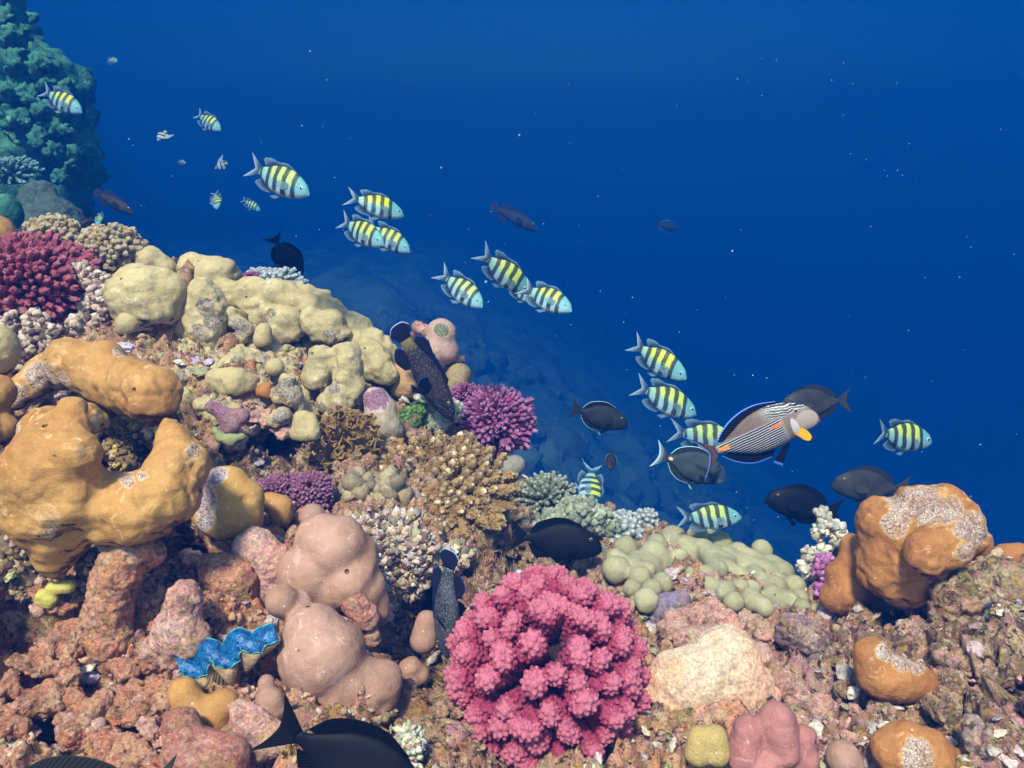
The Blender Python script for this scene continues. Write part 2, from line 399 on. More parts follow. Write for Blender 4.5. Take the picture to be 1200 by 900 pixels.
def build_reef():
    NU, NV, NB = 660, 500, 70
    us = np.linspace(-260, 1460, NU); ys = np.interp(us, SIL[:, 0], SIL[:, 1])
    s = np.linspace(0, 1, NV) ** .85
    PX = np.repeat(us[None], NV, 0); PY = 1150 + (ys[None] - 1150) * s[:, None]
    dep = D(PX, PY)
    for x, y, rx, ry, a in DENTS: dep = dep + a * np.exp(-(((PX - x) / rx) ** 2 + ((PY - y) / ry) ** 2))
    A = U(PX, PY, dep)
    t = np.linspace(0, 1, NB + 1)[1:] ** 1.7 * 5.0
    crest = A[-1]
    back = np.stack([np.repeat(crest[None, :, 0], NB, 0), crest[None, :, 1] + t[:, None] * .75 + .0 * crest[None, :, 0], crest[None, :, 2] - .35 * t[:, None] - .75 * t[:, None] ** 1.15], -1)
    G = np.concatenate([A, back]); nr = NV + NB
    V = G.reshape(-1, 3)
    i = np.arange(nr * NU).reshape(nr, NU)
    F = np.stack([i[:-1, :-1], i[:-1, 1:], i[1:, 1:], i[1:, :-1]], -1).reshape(-1, 4)
    n = vert_normals(V, [F])
    px = np.concatenate([PX.ravel(), np.tile(us, NB)]); py = np.concatenate([PY.ravel(), np.tile(ys, NB)])
    smooth_w = np.exp(-(((px - 840) / 80) ** 2 + ((py - 810) / 60) ** 2))           # the worn pale shelf
    rough = 1 - .8 * smooth_w
    disp = .04 * fbm(V * 6, 3, 3) + (.06 * (.5 - worley(V * 9 + .4 * np.stack([vnoise(V * 14, 61), vnoise(V * 14, 62), vnoise(V * 14, 63)], -1), 15)) + .032 * billow(V * 16, 3, 5) + .022 * (.5 - worley(V * 30, 11)) * np.clip(1 + 1.5 * vnoise(V * 7, 33), 0, 2) + .011 * (.5 - worley(V * 80, 12)) + .011 * fbm(V * 60, 3, 21, .7)) * rough
    pit = (np.clip(vnoise(V * 17, 44) - .28, 0, .5) * .12 + np.clip(vnoise(V * 42, 45) - .3, 0, .5) * .045) * rough
    V = V + n * (disp - pit)[:, None]
    col = region_color(px, py)
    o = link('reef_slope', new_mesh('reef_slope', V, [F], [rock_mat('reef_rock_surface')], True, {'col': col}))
    tag(o, 'rough encrusted rock slope the corals grow on', kind='structure')
    return V.reshape(nr, NU, 3), n.reshape(nr, NU, 3), PX, PY, NV
REEF_V, REEF_N, REEF_PX, REEF_PY, REEF_NV = build_reef()

def build_seabed():
    nx, ny = 260, 260
    x = np.linspace(-33, 33, nx); y = 3.0 + np.linspace(0, 1, ny) ** 1.5 * 44
    X, Y = np.meshgrid(x, y)
    Z = -3.4 - .10 * (Y - 3) - .62 * np.clip(X + 2.2, -.5, 14) 
    P = np.stack([X.ravel(), Y.ravel(), Z.ravel()], -1)
    P[:, 2] += .35 * fbm(P * .45, 4, 7) + .7 * np.clip(.6 - worley(P * (.9, .6, .9), 8), 0, 1) + .12 * fbm(P * 2, 3, 9)
    P[:, 2] = np.maximum(P[:, 2], -20.)
    i = np.arange(nx * ny).reshape(ny, nx)
    F = np.stack([i[:-1, :-1], i[:-1, 1:], i[1:, 1:], i[1:, :-1]], -1).reshape(-1, 4)
    t = MT('sand_and_coral_bottom', .9, .1)
    col = t.mix(t.ramp(t.noise(.9, 6, .68), [(.40, 0.), (.62, 1.)]), (.17, .21, .18), (.07, .10, .085))
    o = link('seabed', new_mesh('seabed', P, [F], [t.done(col, t.bump(t.noise(6, 5), .1))], True))
    tag(o, 'pale sandy sea floor with dark coral patches fading into blue water', kind='structure')
build_seabed()
def distant_heads():
    """coral heads on the slope below, dissolving into the blue"""
    rng = np.random.default_rng(21); n = 520
    y = 3.6 + 15 * rng.random(n) ** 1.4; x = -2.6 + rng.random(n) * (1.2 + .42 * y)
    z = -3.4 - .10 * (y - 3) - .62 * np.clip(x + 2.2, -.5, 14); P = np.stack([x, y, z], -1)
    z = z + .35 * fbm(P * .45, 4, 7); P[:, 2] = z + .1
    r = (.05 + .26 * rng.random(n) ** 2.) * (1 + .03 * y); Wl = []; Fl = []; C = []
    for q in range(9):
        s_ = np.arange(q, n, 9); V, F = ICO3; Vn = V * (1 + .8 * fbm(V * 2.6 + 3 * q, 4, q, .8))[:, None]
        a_, b_ = scatter((Vn, F), P[s_], rand_rot(len(s_), rng), r[s_, None] * rng.uniform(.6, 1.3, (len(s_), 3))); Fl.append(b_ + sum(len(w) for w in Wl)); Wl.append(a_)
        pal = np.array([(.11, .14, .11), (.09, .12, .10), (.16, .19, .15), (.12, .13, .11)]); C.append(np.repeat(pal[rng.integers(4, size=len(s_))], len(V), 0))  # tones close to fogged water: haze painted into the colour
    mesh_thing('distant_corals', np.concatenate(Wl), [np.concatenate(Fl)], attr_mat('distant_coral_haze_tone', .6, polyp=20, pb=.01), 'dim coral heads scattered down the slope, fading into the blue', 'coral', kind='stuff', attrs={'col': np.concatenate(C)})
distant_heads()
# ------------------------------------------------------------------ coral builders
BLOB_N = [0]
def prims(chains, dd=0., lift=.45, d=None):
    """chains: lists of (px, py, r_px[, extra depth]) -> round cone segments in the world"""
    segs = []
    for ch in chains:
        pts = []
        for c in ch:
            px, py, r = c[:3]; e = c[3] if len(c) > 3 else 0.
            dep = (float(D(px, py)[0]) if d is None else d) + dd + e
            rw = r * dep / FPX; dep -= lift * rw
            pts.append((U(px, py, dep), r * dep / FPX))
        if len(pts) == 1: segs.append((pts[0][0], pts[0][0], pts[0][1], pts[0][1]))
        for (a, ra), (b, rb) in zip(pts, pts[1:]): segs.append((a, b, ra, rb))
    return segs
def blob(name, label, cat, mat, chains, k=14, vox=2.3, dd=0., lift=.45, d=None, cuts=(), lump=1.5, lf=.05, micro=0., mask=(), group=None, parent=None, seed=None, under=True, cell=None):
    """massive coral: chains of round cones melted together; k, lump (px), micro (px) and vox (px) are read at the coral's own distance"""
    BLOB_N[0] += 1; seed = BLOB_N[0] * 7 if seed is None else seed
    segs = prims(chains, dd, lift, d); cs = prims(cuts, dd, lift, d)
    m = np.mean([a for a, b, ra, rb in segs], 0); px = float(np.dot(m, CF)) / FPX      # metres per pixel here
    V, F = surface_nets(segs, k * px, vox * px, cs, 5 * px)
    n = vert_normals(V, [F]); Q = V / px
    V = V + n * (lump * px * (fbm(Q * lf, 3, seed) * 1.6 + .5 * np.clip(billow(Q * lf * 1.7, 2, seed + 1), -.5, 1)))[:, None]
    if cell: V = V + n * (cell[1] * px * 2 * (.5 - worley(Q / cell[0] + .25 * np.stack([vnoise(Q * .05, 91), vnoise(Q * .05, 92), vnoise(Q * .05, 93)], -1), seed)))[:, None]
    if micro: V = V + n * (micro * px * (fbm(Q * .16, 4, seed + 2, .7) * 1.5 - 1.2 * np.clip(vnoise(Q * .11, seed + 3) - .3, 0, 1)))[:, None]
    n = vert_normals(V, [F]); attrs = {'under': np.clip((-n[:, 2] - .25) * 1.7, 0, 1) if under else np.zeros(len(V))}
    mk = np.zeros(len(V))
    for c in mask:
        x, y, r = c[:3]; dep = float(np.dot(m, CF)) + (c[3] if len(c) > 3 else 0)
        sx = V @ CX / (V @ CF) * FPX + 600; sy = 450 - V @ CU / (V @ CF) * FPX
        front = np.clip(.5 + ((n @ -CF) * .8 + n[:, 2] * .3) * 1.2, 0, 1)
        mk = np.maximum(mk, np.clip(1.25 - np.hypot(sx - x, sy - y) / r, 0, 1) * front)
    if mask: attrs['mask'] = mk
    return mesh_thing(name, V, [F], mat, label, cat, group, attrs=attrs, parent=parent)

def finger_variants(nv, kind, seed):
    """meshes of one branch, along +z from 0 to about 1, with the attribute t"""
    rng = np.random.default_rng(seed); out = []
    for v in range(nv):
        if kind == 'pocillopora':            # a stem that flattens to a knobbly blade
            w = rng.uniform(.02, .085); rt = .078; segs = [(np.zeros(3), np.array((0, 0, .7)), .045, .062)]
            tips = [np.array((-w, 0, .88 + rng.uniform(-.04, .02))), np.array((0, rng.uniform(-.025, .025), .91)), np.array((w, 0, .88 + rng.uniform(-.04, .02)))]
            for a, b in zip(tips, tips[1:]): segs.append((a, b, rt, rt))
            segs.append((np.array((0, 0, .5)), tips[0], .05, rt * .95)); segs.append((np.array((0, 0, .5)), tips[2], .05, rt * .95))
            if rng.random() < .4:
                s = rng.choice((-1, 1)); segs.append((np.array((0, 0, .55)), np.array((.03 * s, .085 * s, .80)), .05, .062))
            V, F = surface_nets(segs, .04, .022)
            n = vert_normals(V, [F]); ok = np.where(V[:, 2] > .45)[0]
            st = []
            for i in rng.permutation(ok):
                if all(((V[i] - V[j]) ** 2).sum() > .046 ** 2 for j in st): st.append(i)
                if len(st) > 150: break
            big = [(a, b, ra, rb) for a, b, ra, rb in segs] + [(V[i], V[i] + n[i] * .006, rng.uniform(.022, .029), .021) for i in st]
            V, F = surface_nets(big, .010, .0092)
        elif kind == 'lumpy':                # blunt knob on a stem
            segs = [(np.zeros(3), np.array((0, 0, .75)), .06, .10)]
            for j in range(5):
                a = rng.uniform(0, 6.28); r_ = rng.uniform(.05, .11); segs.append((np.array((0, 0, .6)), np.array((math.cos(a) * r_, math.sin(a) * r_, .84 + rng.uniform(-.06, .05))), .07, .075))
            V, F = surface_nets(segs, .05, .028)
            n = vert_normals(V, [F]); V = V + n * (.022 * (.55 - worley(V * 17, v)) * 2 * (V[:, 2] > .4))[:, None]
        elif kind in ('twig', 'knob'):       # a stem that splits into short knobby twigs
            rt, sp = (.058, .17) if kind == 'twig' else (.085, .19)
            segs = [(np.zeros(3), np.array((0, 0, .6)), .07, .09)]; m = 6; a0 = rng.uniform(0, 6.28)
            for j in range(m):
                a = a0 + 6.283 * j / (m - 1) if j < m - 1 else 0; r_ = (sp * rng.uniform(.75, 1.15)) if j < m - 1 else .02
                q = np.array((math.cos(a) * r_, math.sin(a) * r_, (.86 if j < m - 1 else .93) + rng.uniform(-.08, .06)))
                segs.append((np.array((math.cos(a) * r_ * .25, math.sin(a) * r_ * .25, .45)), q, rt, rt * 1.08))
            V, F = surface_nets(segs, .025, .022)
            n = vert_normals(V, [F]); V = V + n * (.030 * (.5 - worley(V * 20, v)) * 2 * (V[:, 2] > .45))[:, None]
        out.append((V, F))
    return out
def branch_meshes(nv, kind, seed, mat, name):
    ms = []
    for V, F in finger_variants(nv, kind, seed):
        ms.append(new_mesh(name, V, [F], [mat], True, {'t': np.clip(V[:, 2], 0, 1)}))
    return ms
def sphere_dirs(n, axis, maxang, rng, jitter=.35):
    """even directions round an axis"""
    N_ = int(n / max(1e-3, (1 - math.cos(maxang)) / 2)); i = np.arange(N_) + .5
    ph = np.arccos(1 - 2 * i / N_); th = math.pi * (1 + 5 ** .5) * i
    d = np.stack([np.sin(ph) * np.cos(th), np.sin(ph) * np.sin(th), np.cos(ph)], -1)
    d = d[ph < maxang]; d = d + rng.normal(size=d.shape) * jitter * math.sqrt(4 / N_)
    d /= np.linalg.norm(d, axis=1)[:, None]
    return d @ frame(axis).T
def bush(name, label, cat, px, py, rpx, d, meshes, n, mat_core, axis=None, maxang=R(105), spread=(.9, 1.05), seed=1, width=1., squash=(1, 1, 1), core=.45, group=None, centre=None, jit=.22):
    """a branching colony: a core and separate branches radiating from it"""
    rng = np.random.default_rng(seed); rw = rpx * d / FPX
    C = U(px, py, d) if centre is None else centre
    if axis is None: axis = -CF * .8 + CU * .45
    root = empty(name, C - np.array((0, 0, rw * .9)), label, cat, group)
    V, F = ICO3; nz = 1 + .15 * fbm(V * 2, 2, seed)
    mesh_thing('base', V * nz[:, None] * rw * core + (C - np.array(root.location)), [F], mat_core, parent=root, attrs={'t': np.zeros(len(V))})
    for dr in sphere_dirs(n, axis, maxang, rng, jit):
        Ln = rw * rng.uniform(*spread) * np.linalg.norm(dr * squash)
        o = link('branch', meshes[int(rng.integers(len(meshes)))], root)
        fr = frame(dr + rng.normal(size=3) * .04, rng.uniform(0, 6.28))
        w = Ln * width * rng.uniform(.85, 1.15)
        M = np.eye(4); M[:3, :3] = fr @ np.diag((w, w, Ln)); M[:3, 3] = C - np.array(root.location)
        o.matrix_local = Matrix(M.tolist())
    return root
def taper_finger(seed, sides=9, rings=12, bend=.12, r0=1., r1=.62):
    """slender acropora branch along +z, unit length, unit radius; knobbly"""
    rng = np.random.default_rng(seed); V = []; T = []
    for i in range(rings + 1):
        t = i / rings; tt = min(t, .93)
        r = (r0 + (r1 - r0) * t) * (1 if t < .86 else math.sqrt(max(0, 1 - ((t - .86) / .14) ** 2)) * .98 + .02)
        for j in range(sides):
            a = 6.2832 * j / sides; q = r * (1 + .10 * rng.normal())
            V.append((q * math.cos(a), q * math.sin(a), t)); T.append(t)
    V = np.array(V); F = []
    for i in range(rings):
        for j in range(sides):
            a, b = i * sides + j, i * sides + (j + 1) % sides; F.append((a, b, b + sides, a + sides))
    return V, np.array(F), np.array(T), rng.uniform(0, 6.28), bend
def acro_meshes(nv, seed, mat, aspect=.12, name='branch', r1=.62):
    ms = []
    for k in range(nv):
        V, F, T, a, b = taper_finger(seed + k, r1=r1)
        V = V * (aspect, aspect, 1); V[:, 0] += math.cos(a) * b * T ** 2 * .6; V[:, 1] += math.sin(a) * b * T ** 2 * .6
        # little cups up the sides
        rng = np.random.default_rng(seed + 50 + k); n = 46; z = rng.uniform(.15, .93, n); th = rng.uniform(0, 6.28, n)
        rr = aspect * (1 + (r1 - 1) * z)
        pos = np.stack([np.cos(th) * rr + math.cos(a) * b * z ** 2 * .6, np.sin(th) * rr + math.sin(a) * b * z ** 2 * .6, z], -1)
        v2, f2 = scatter(ICO1, pos, rand_rot(n, rng), np.full((n, 3), aspect * .26) * rng.uniform(.7, 1.3, (n, 1)))
        t2 = np.repeat(z, len(ICO1[0]))
        ms.append(new_mesh(name, np.concatenate([V, v2]), [F, f2 + len(V)], [mat], True, {'t': np.concatenate([T, t2])}))
    return ms
def add_branch(root, mesh, P, dr, Ln, w, spin):
    o = link('branch', mesh, root); fr = frame(dr, spin)
    M = np.eye(4); M[:3, :3] = fr @ np.diag((w, w, Ln)); M[:3, 3] = P - np.array(root.location); o.matrix_local = Matrix(M.tolist())
    return o

def knobs(name, label, cat, mat, chains, n, kr, colors, seed=1, dd=0., lift=.5, d=None, group=None, sub=ICO2, lum=.25, elong=1., parent=None, attrs_t=False, top=None, surf=.75, rough=.6, szr=(.6, 1.35)):
    """a colony read as many small knobs spread through the volume of its chains"""
    rng = np.random.default_rng(seed); segs = prims(chains, dd, lift, d)
    wts = np.array([np.linalg.norm(b - a) + ra + rb for a, b, ra, rb in segs]); wts /= wts.sum()
    pos = []; dirs = []; px = []
    for i in rng.choice(len(segs), n, p=wts):
        a, b, ra, rb = segs[i]; t = rng.random(); v = rng.normal(size=3); v /= np.linalg.norm(v)
        if v @ CF > .3: v = -v
        r = ra + (rb - ra) * t
        pos.append(a + (b - a) * t + v * r * (surf + (1 - surf) * rng.random() ** .5)); dirs.append(v); px.append(np.dot(pos[-1], CF) / FPX)
    pos = np.array(pos); px = np.array(px)
    sc_ = (kr * px * rng.uniform(*szr, n))[:, None] * np.array((1, 1, elong)) * rng.uniform(.75, 1.3, (n, 3))
    rot = np.stack([frame(v + rng.normal(size=3) * .25, rng.uniform(0, 6.28)) for v in dirs])
    V, F = sub; Wl = []; Fl = []; order = []
    for q in range(6):
        s_ = np.arange(q, n, 6); Vn = V * (1 + rough * fbm(V * 1.9 + q * 7, 3, seed + q, .7))[:, None]
        a_, b_ = scatter((Vn, F), pos[s_], rot[s_], sc_[s_]); Fl.append(b_ + sum(len(w) for w in Wl)); Wl.append(a_); order.append(s_)
    W = np.concatenate(Wl); FF = np.concatenate(Fl); order = np.concatenate(order)
    # cores so that nothing floats
    cols = np.array(colors)[rng.integers(len(colors), size=n)] * rng.uniform(1 - lum, 1 + lum, (n, 1))
    C = np.repeat(cols[order], len(V), 0)
    cv, cf = surface_nets([(a, b, ra * .82, rb * .82) for a, b, ra, rb in segs], 8 * px.mean(), 3.5 * px.mean())
    C2 = np.repeat(np.array(colors).mean(0)[None] * .6, len(cv), 0)
    return mesh_thing(name, np.concatenate([W, cv]), [FF, cf + len(W)], mat, label, cat, group, attrs={'col': np.concatenate([C, C2])}, parent=parent)
# ------------------------------------------------------------------ the corals of the slope
PATCH = ((.70, .50, .38), (.76, .60, .46), (.60, .36, .27), (.48, .32, .10), (.36, .17, .09))
CRUST = ((.60, .44, .42), (.68, .56, .52), (.56, .38, .40), (.45, .36, .24), (.30, .17, .16))
M_tan = coral_mat('golden_tan_coral', (.50, .26, .08), (.34, .155, .04), (.58, .36, .17), 9, 520, .0004, PATCH, rim=(.56, .36, .18), rough=.6, mottle=.36, grain=.18)
M_tan_patch = coral_mat('golden_tan_coral_with_crust', (.50, .28, .08), (.40, .20, .05), None, 9, 520, .0004, CRUST, rim=(.62, .48, .36), rough=.55, mottle=.22, grain=.18)
M_olive = coral_mat('olive_yellow_coral', (.52, .395, .195), (.38, .28, .125), (.64, .50, .36), 10, 480, .0005, rough=.75, mottle=.3)
M_olive_patch = coral_mat('olive_yellow_coral_with_crust', (.52, .40, .20), (.38, .285, .13), (.66, .52, .38), 12, 480, .0005, ((.60, .49, .38), (.42, .29, .08), (.66, .52, .46), (.34, .27, .11), (.30, .20, .08)), rough=.75, mottle=.4)
M_beige = coral_mat('pinkish_beige_coral', (.42, .235, .165), (.30, .155, .09), (.46, .30, .23), 9, 520, .0004, rough=.6, mottle=.34, grain=.18)
M_beige_patch = coral_mat('pinkish_beige_coral_worn', (.42, .235, .16), (.30, .15, .085), (.46, .30, .23), 9, 520, .0004, ((.22, .09, .09), (.33, .17, .16), (.42, .28, .24), (.14, .08, .06), (.08, .04, .04)), rim=(.5, .35, .3), rough=.55, mottle=.22, grain=.18)
M_green = coral_mat('pale_green_lobed_coral', (.38, .335, .185), (.28, .25, .13), None, 12, 480, .0005, rough=.65, mottle=.25, grain=.18)
M_orange = coral_mat('orange_brown_coral', (.45, .185, .05), (.29, .105, .03), None, 10, 480, .0005, rough=.6, mottle=.28)
M_orange_patch = coral_mat('orange_brown_coral_with_polyps', (.45, .19, .055), (.29, .11, .03), None, 10, 480, .0005, PATCH, rim=(.52, .30, .10), rough=.6, mottle=.3)
M_mauve = coral_mat('dusty_pink_coral', (.38, .16, .13), (.29, .105, .085), None, 12, 480, .0004, rough=.6, mottle=.25, grain=.18)
M_pinktan = coral_mat('pinkish_tan_coral', (.46, .28, .21), (.40, .23, .17), None, 12, 520, .0004, ((.30, .36, .16), (.40, .40, .25), (.5, .4, .35), (.2, .22, .1), (.2, .15, .1)), rough=.65, mottle=.25)
M_pinkrock = rock_mat('pink_coralline_rock', (.82, .52, .42), .62, .8, .7)
M_salmon = rock_mat('salmon_coralline_rock', (.74, .36, .20), .6)
M_redrock = rock_mat('red_coralline_rock', (.58, .27, .20), .5, 1., .7)
M_palerock = rock_mat('pale_cream_rock', (.82, .61, .41), .2, 1., .35)
M_lilac = rock_mat('lilac_crust_rock', (.40, .38, .52), .25)
M_greyrock = rock_mat('dull_grey_green_rock', (.50, .36, .19), .9)
M_knob = attr_mat('knobbly_coral_pigment', .6)
M_reef_blue = coral_mat('water_tinted_coral', (.10, .30, .15), (.02, .08, .045), (.26, .46, .26), 5, 60, .004, mottle=.7)  # green cast of the water painted into the base colour

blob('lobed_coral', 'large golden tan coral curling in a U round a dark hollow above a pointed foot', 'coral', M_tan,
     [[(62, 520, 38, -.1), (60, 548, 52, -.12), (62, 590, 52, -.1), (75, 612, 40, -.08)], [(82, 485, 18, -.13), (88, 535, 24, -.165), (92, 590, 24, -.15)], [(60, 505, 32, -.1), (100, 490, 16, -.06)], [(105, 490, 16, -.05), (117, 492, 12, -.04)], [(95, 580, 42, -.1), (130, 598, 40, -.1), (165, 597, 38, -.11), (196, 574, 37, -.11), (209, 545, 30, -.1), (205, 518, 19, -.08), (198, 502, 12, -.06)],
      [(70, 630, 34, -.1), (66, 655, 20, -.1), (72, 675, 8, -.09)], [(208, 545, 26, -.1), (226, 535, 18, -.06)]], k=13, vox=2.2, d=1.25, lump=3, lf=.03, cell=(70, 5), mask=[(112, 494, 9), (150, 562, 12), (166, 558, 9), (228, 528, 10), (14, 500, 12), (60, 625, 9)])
blob('lobed_coral', 'flat golden tan coral with a blunt overhanging right end above the U shaped tan coral', 'coral', M_tan,
     [[(52, 437, 20, .05), (85, 428, 26, .0), (115, 428, 26, -.03), (130, 418, 18, 0)], [(110, 440, 26, -.02), (150, 452, 30, -.06), (176, 463, 34, -.08)], [(20, 462, 16, .02), (50, 440, 18, .03)], [(178, 470, 30, -.08), (184, 485, 14, -.07)]], k=12, d=1.45, lump=3, lf=.035, cell=(60, 5), mask=[(45, 440, 22), (70, 448, 14), (20, 462, 14), (140, 412, 9)])
blob('lobed_coral', 'small smooth tan coral at the left edge beside the U shaped tan coral', 'coral', M_tan, [[(-6, 500, 24, 0), (4, 500, 16, 0)], [(-6, 460, 22, 0)]], d=1.35)
blob('dome_coral', 'olive brown dome coral at the left edge below the crimson branches', 'coral', M_olive, [[(-6, 408, 27, 0)], [(-12, 425, 22, 0)]], d=1.5)
blob('dome_coral', 'smooth orange tan dome at the left edge above the crimson branches', 'coral', M_tan, [[(-6, 276, 24, 0)], [(-20, 285, 24, 0)]], d=1.95)
blob('yellow_sponge', 'small lemon yellow lumpy sponge under the pointed foot of the tan coral', 'sponge', coral_mat('lemon_yellow_sponge', (.55, .47, .10), (.50, .38, .08), None, 30, 600, .0003), [[(62, 690, 8), (80, 688, 8)], [(50, 699, 8), (62, 702, 7)], [(58, 708, 6), (45, 705, 5)]], k=4, vox=1.4, d=1.16, lump=.8, lf=.1)

blob('dome_coral', 'big round olive yellow coral boulder right of the crimson branches', 'coral', M_olive, [[(160, 338, 30), (180, 345, 32)], [(155, 358, 26), (190, 362, 24)], [(170, 370, 22)], [(195, 335, 20)]], k=16, d=1.85, lump=2.6, lf=.045, cell=(40, 4))
blob('dome_coral', 'small olive knob under the big round olive boulder', 'coral', M_olive, [[(152, 378, 13)], [(145, 385, 8)]], d=1.8, lump=1)
blob('dome_coral', 'olive coral mound peeping out behind the big round olive boulder', 'coral', M_olive, [[(178, 308, 19), (192, 316, 16)]], d=2.08, lump=1.8, cell=(22, 3))
blob('dome_coral', 'two lobed yellow coral mound on the ridge right of the round olive boulder', 'coral', M_olive, [[(226, 316, 18), (254, 322, 24)], [(262, 330, 20), (240, 330, 20)]], k=8, d=2.1, lump=2.2, cell=(30, 4))
blob('worn_coral', 'worn pale coral boulder with ochre hollows below the two lobed yellow mound', 'coral', M_olive_patch, [[(236, 350, 22), (248, 362, 20)], [(228, 376, 20), (240, 390, 22)], [(215, 385, 14)]], k=8, d=1.88, lump=2, micro=1.6, mask=[(242, 360, 15), (250, 378, 16), (232, 385, 10)], cell=(24, 3.5))
ridge = [[(275, 352, 17), (300, 347, 18), (330, 349, 17), (352, 352, 15), (372, 360, 17), (392, 372, 16), (414, 388, 17), (430, 402, 16), (446, 414, 17), (452, 432, 14)], [(300, 362, 20), (345, 366, 22)], [(318, 350, 22), (360, 356, 20)], [(268, 345, 18), (285, 340, 16)], [(404, 384, 18), (420, 396, 18)]]
blob('ridge_coral', 'long olive yellow coral ridge with many low bumps along the skyline', 'coral', M_olive, ridge, k=6, d=2.0, lump=2, lf=.075, cell=(30, 6))
blob('block_coral', 'square shouldered olive coral under the skyline ridge', 'coral', M_olive_patch, [[(322, 372, 15), (342, 374, 14)], [(322, 390, 15), (344, 390, 12)]], k=5, d=1.95, lump=2, micro=.8, mask=[(308, 372, 9), (318, 366, 8)], cell=(24, 4))
blob('small_coral', 'small olive egg hanging below the square shouldered coral', 'coral', M_olive, [[(309, 388, 10), (308, 398, 11)]], d=1.88, lump=1)
blob('worn_coral', 'worn white speckled knobs left of the small olive egg', 'coral', M_olive_patch, [[(276, 378, 10), (290, 386, 9)], [(270, 368, 9)], [(283, 396, 8)]], k=3, d=1.88, lump=1.6, micro=1.4, mask=[(280, 384, 16)])
blob('block_coral', 'low broad olive coral under the middle of the ridge with a pinkish centre', 'coral', M_olive_patch, [[(366, 376, 15), (388, 380, 18)], [(390, 394, 15), (376, 390, 12)], [(402, 392, 10)]], k=6, d=1.95, lump=2, micro=.7, mask=[(386, 394, 12)], cell=(26, 4))
blob('block_coral', 'olive coral column stepping down at the right end of the ridge', 'coral', M_olive, [[(430, 412, 16), (444, 420, 17)], [(448, 436, 16)], [(426, 426, 14), (432, 436, 13)]], k=6, d=1.95, lump=2.2, cell=(24, 4.5))
blob('cracked_coral', 'big olive coral boulder split by a dark crack in its middle', 'coral', M_olive_patch, [[(376, 420, 15), (370, 444, 15)], [(404, 418, 18), (408, 440, 17)], [(398, 468, 20), (384, 472, 14)], [(414, 464, 14), (418, 452, 12)]], k=5, d=1.82, lump=2.2, micro=.8, cuts=[[(391, 412, 4, -.03), (389, 430, 5, -.035), (394, 448, 4, -.03)]], mask=[(392, 455, 9), (376, 478, 10), (420, 470, 8)], cell=(30, 4))
blob('flat_coral', 'flat olive green slab coral left of the dark cave', 'coral', M_olive, [[(252, 444, 13), (275, 447, 16), (292, 448, 12)], [(258, 456, 10), (280, 456, 9)]], k=8, d=1.72, lump=2, cell=(24, 3))
blob('small_coral', 'small grey olive knob between the slab coral and the cracked boulder', 'coral', M_olive, [[(322, 431, 12)]], d=1.78, lump=1)
blob('worn_coral', 'white crusted lumpy coral right of a round orange knob', 'coral', M_olive_patch, [[(338, 452, 14), (344, 466, 13)], [(350, 478, 8)], [(328, 462, 10)]], k=5, d=1.72, lump=2, micro=1.5, mask=[(338, 458, 24)], cell=(16, 3))
blob('small_coral', 'round orange knob left of the white crusted lumpy coral', 'coral', M_orange, [[(308, 458, 9), (315, 463, 8)], [(312, 455, 7)]], k=6, d=1.72, lump=2, micro=.8)
blob('block_coral', 'neat pale olive cube shaped coral hanging over the dark cave', 'coral', M_olive, [[(353, 493, 11), (362, 494, 10)], [(347, 509, 9), (364, 507, 12)]], k=8, d=1.6, lump=2, micro=.6)
blob('worn_coral', 'pinkish brown worn knob above the dark cave', 'coral', M_olive_patch, [[(331, 488, 11), (322, 494, 10)]], k=4, d=1.68, micro=1.3, mask=[(328, 490, 16)])
blob('coralline_ball', 'violet pink round crust ball beside a lime green patch', 'coralline crust', rock_mat('violet_coralline', (.44, .25, .36), .3), [[(270, 500, 12)], [(285, 488, 9), (262, 486, 8)], [(248, 478, 8), (262, 486, 8)]], k=5, d=1.58, lump=1)
blob('lime_sponge', 'lime green encrusting sponge under the violet pink ball', 'sponge', coral_mat('lime_sponge', (.32, .33, .13), (.24, .24, .10), None, 30, 500, .0004), [[(252, 504, 5), (260, 514, 6), (272, 516, 6), (284, 512, 4)]], k=4, vox=1.6, d=1.56, lump=1.2, lf=.1)
blob('barrel_coral', 'beige barrel shaped coral with a pink cap standing above the white tipped fan', 'coral', coral_mat('beige_barrel_coral', (.42, .31, .20), (.36, .27, .18), None, 12, 500, .0004, ((.50, .25, .33), (.54, .28, .34), (.48, .25, .32), (.50, .26, .33), (.4, .2, .26)), rim=(.56, .38, .36)), [[(440, 468, 15), (446, 480, 18)], [(446, 500, 20), (440, 508, 15)], [(458, 506, 14)]], k=12, d=1.78, mask=[(440, 468, 20)])
blob('lump_coral', 'warm orange brown lump behind the dark spotted grouper', 'coral', coral_mat('warm_orange_lump', (.50, .28, .12), (.42, .22, .09), None, 12), [[(470, 438, 14), (480, 450, 16)], [(468, 456, 12), (490, 458, 8)]], k=8, d=1.98, lump=1.6)
blob('column_coral', 'pinkish tan column of stacked round lobes behind the spotted grouper, top against the water', 'coral', M_pinktan, [[(517, 391, 18)], [(512, 412, 20), (521, 412, 17)], [(505, 425, 16)]], k=6, d=2.1, lump=.8, mask=[(517, 386, 11)])
blob('dome_coral', 'rough brown dome below the pinkish tan column', 'coral', coral_mat('rough_brown_dome', (.36, .25, .12), (.28, .19, .09), None, 16, 260, .002), [[(538, 440, 15), (534, 450, 16)]], d=2.1, lump=1)
blob('dead_coral', 'small white rubble top beside the pinkish tan column', 'dead coral', M_pinkrock, [[(490, 383, 8), (497, 388, 8)], [(480, 396, 7)], [(478, 408, 8)]], k=4, d=2.12, lump=1.5, micro=1.2)
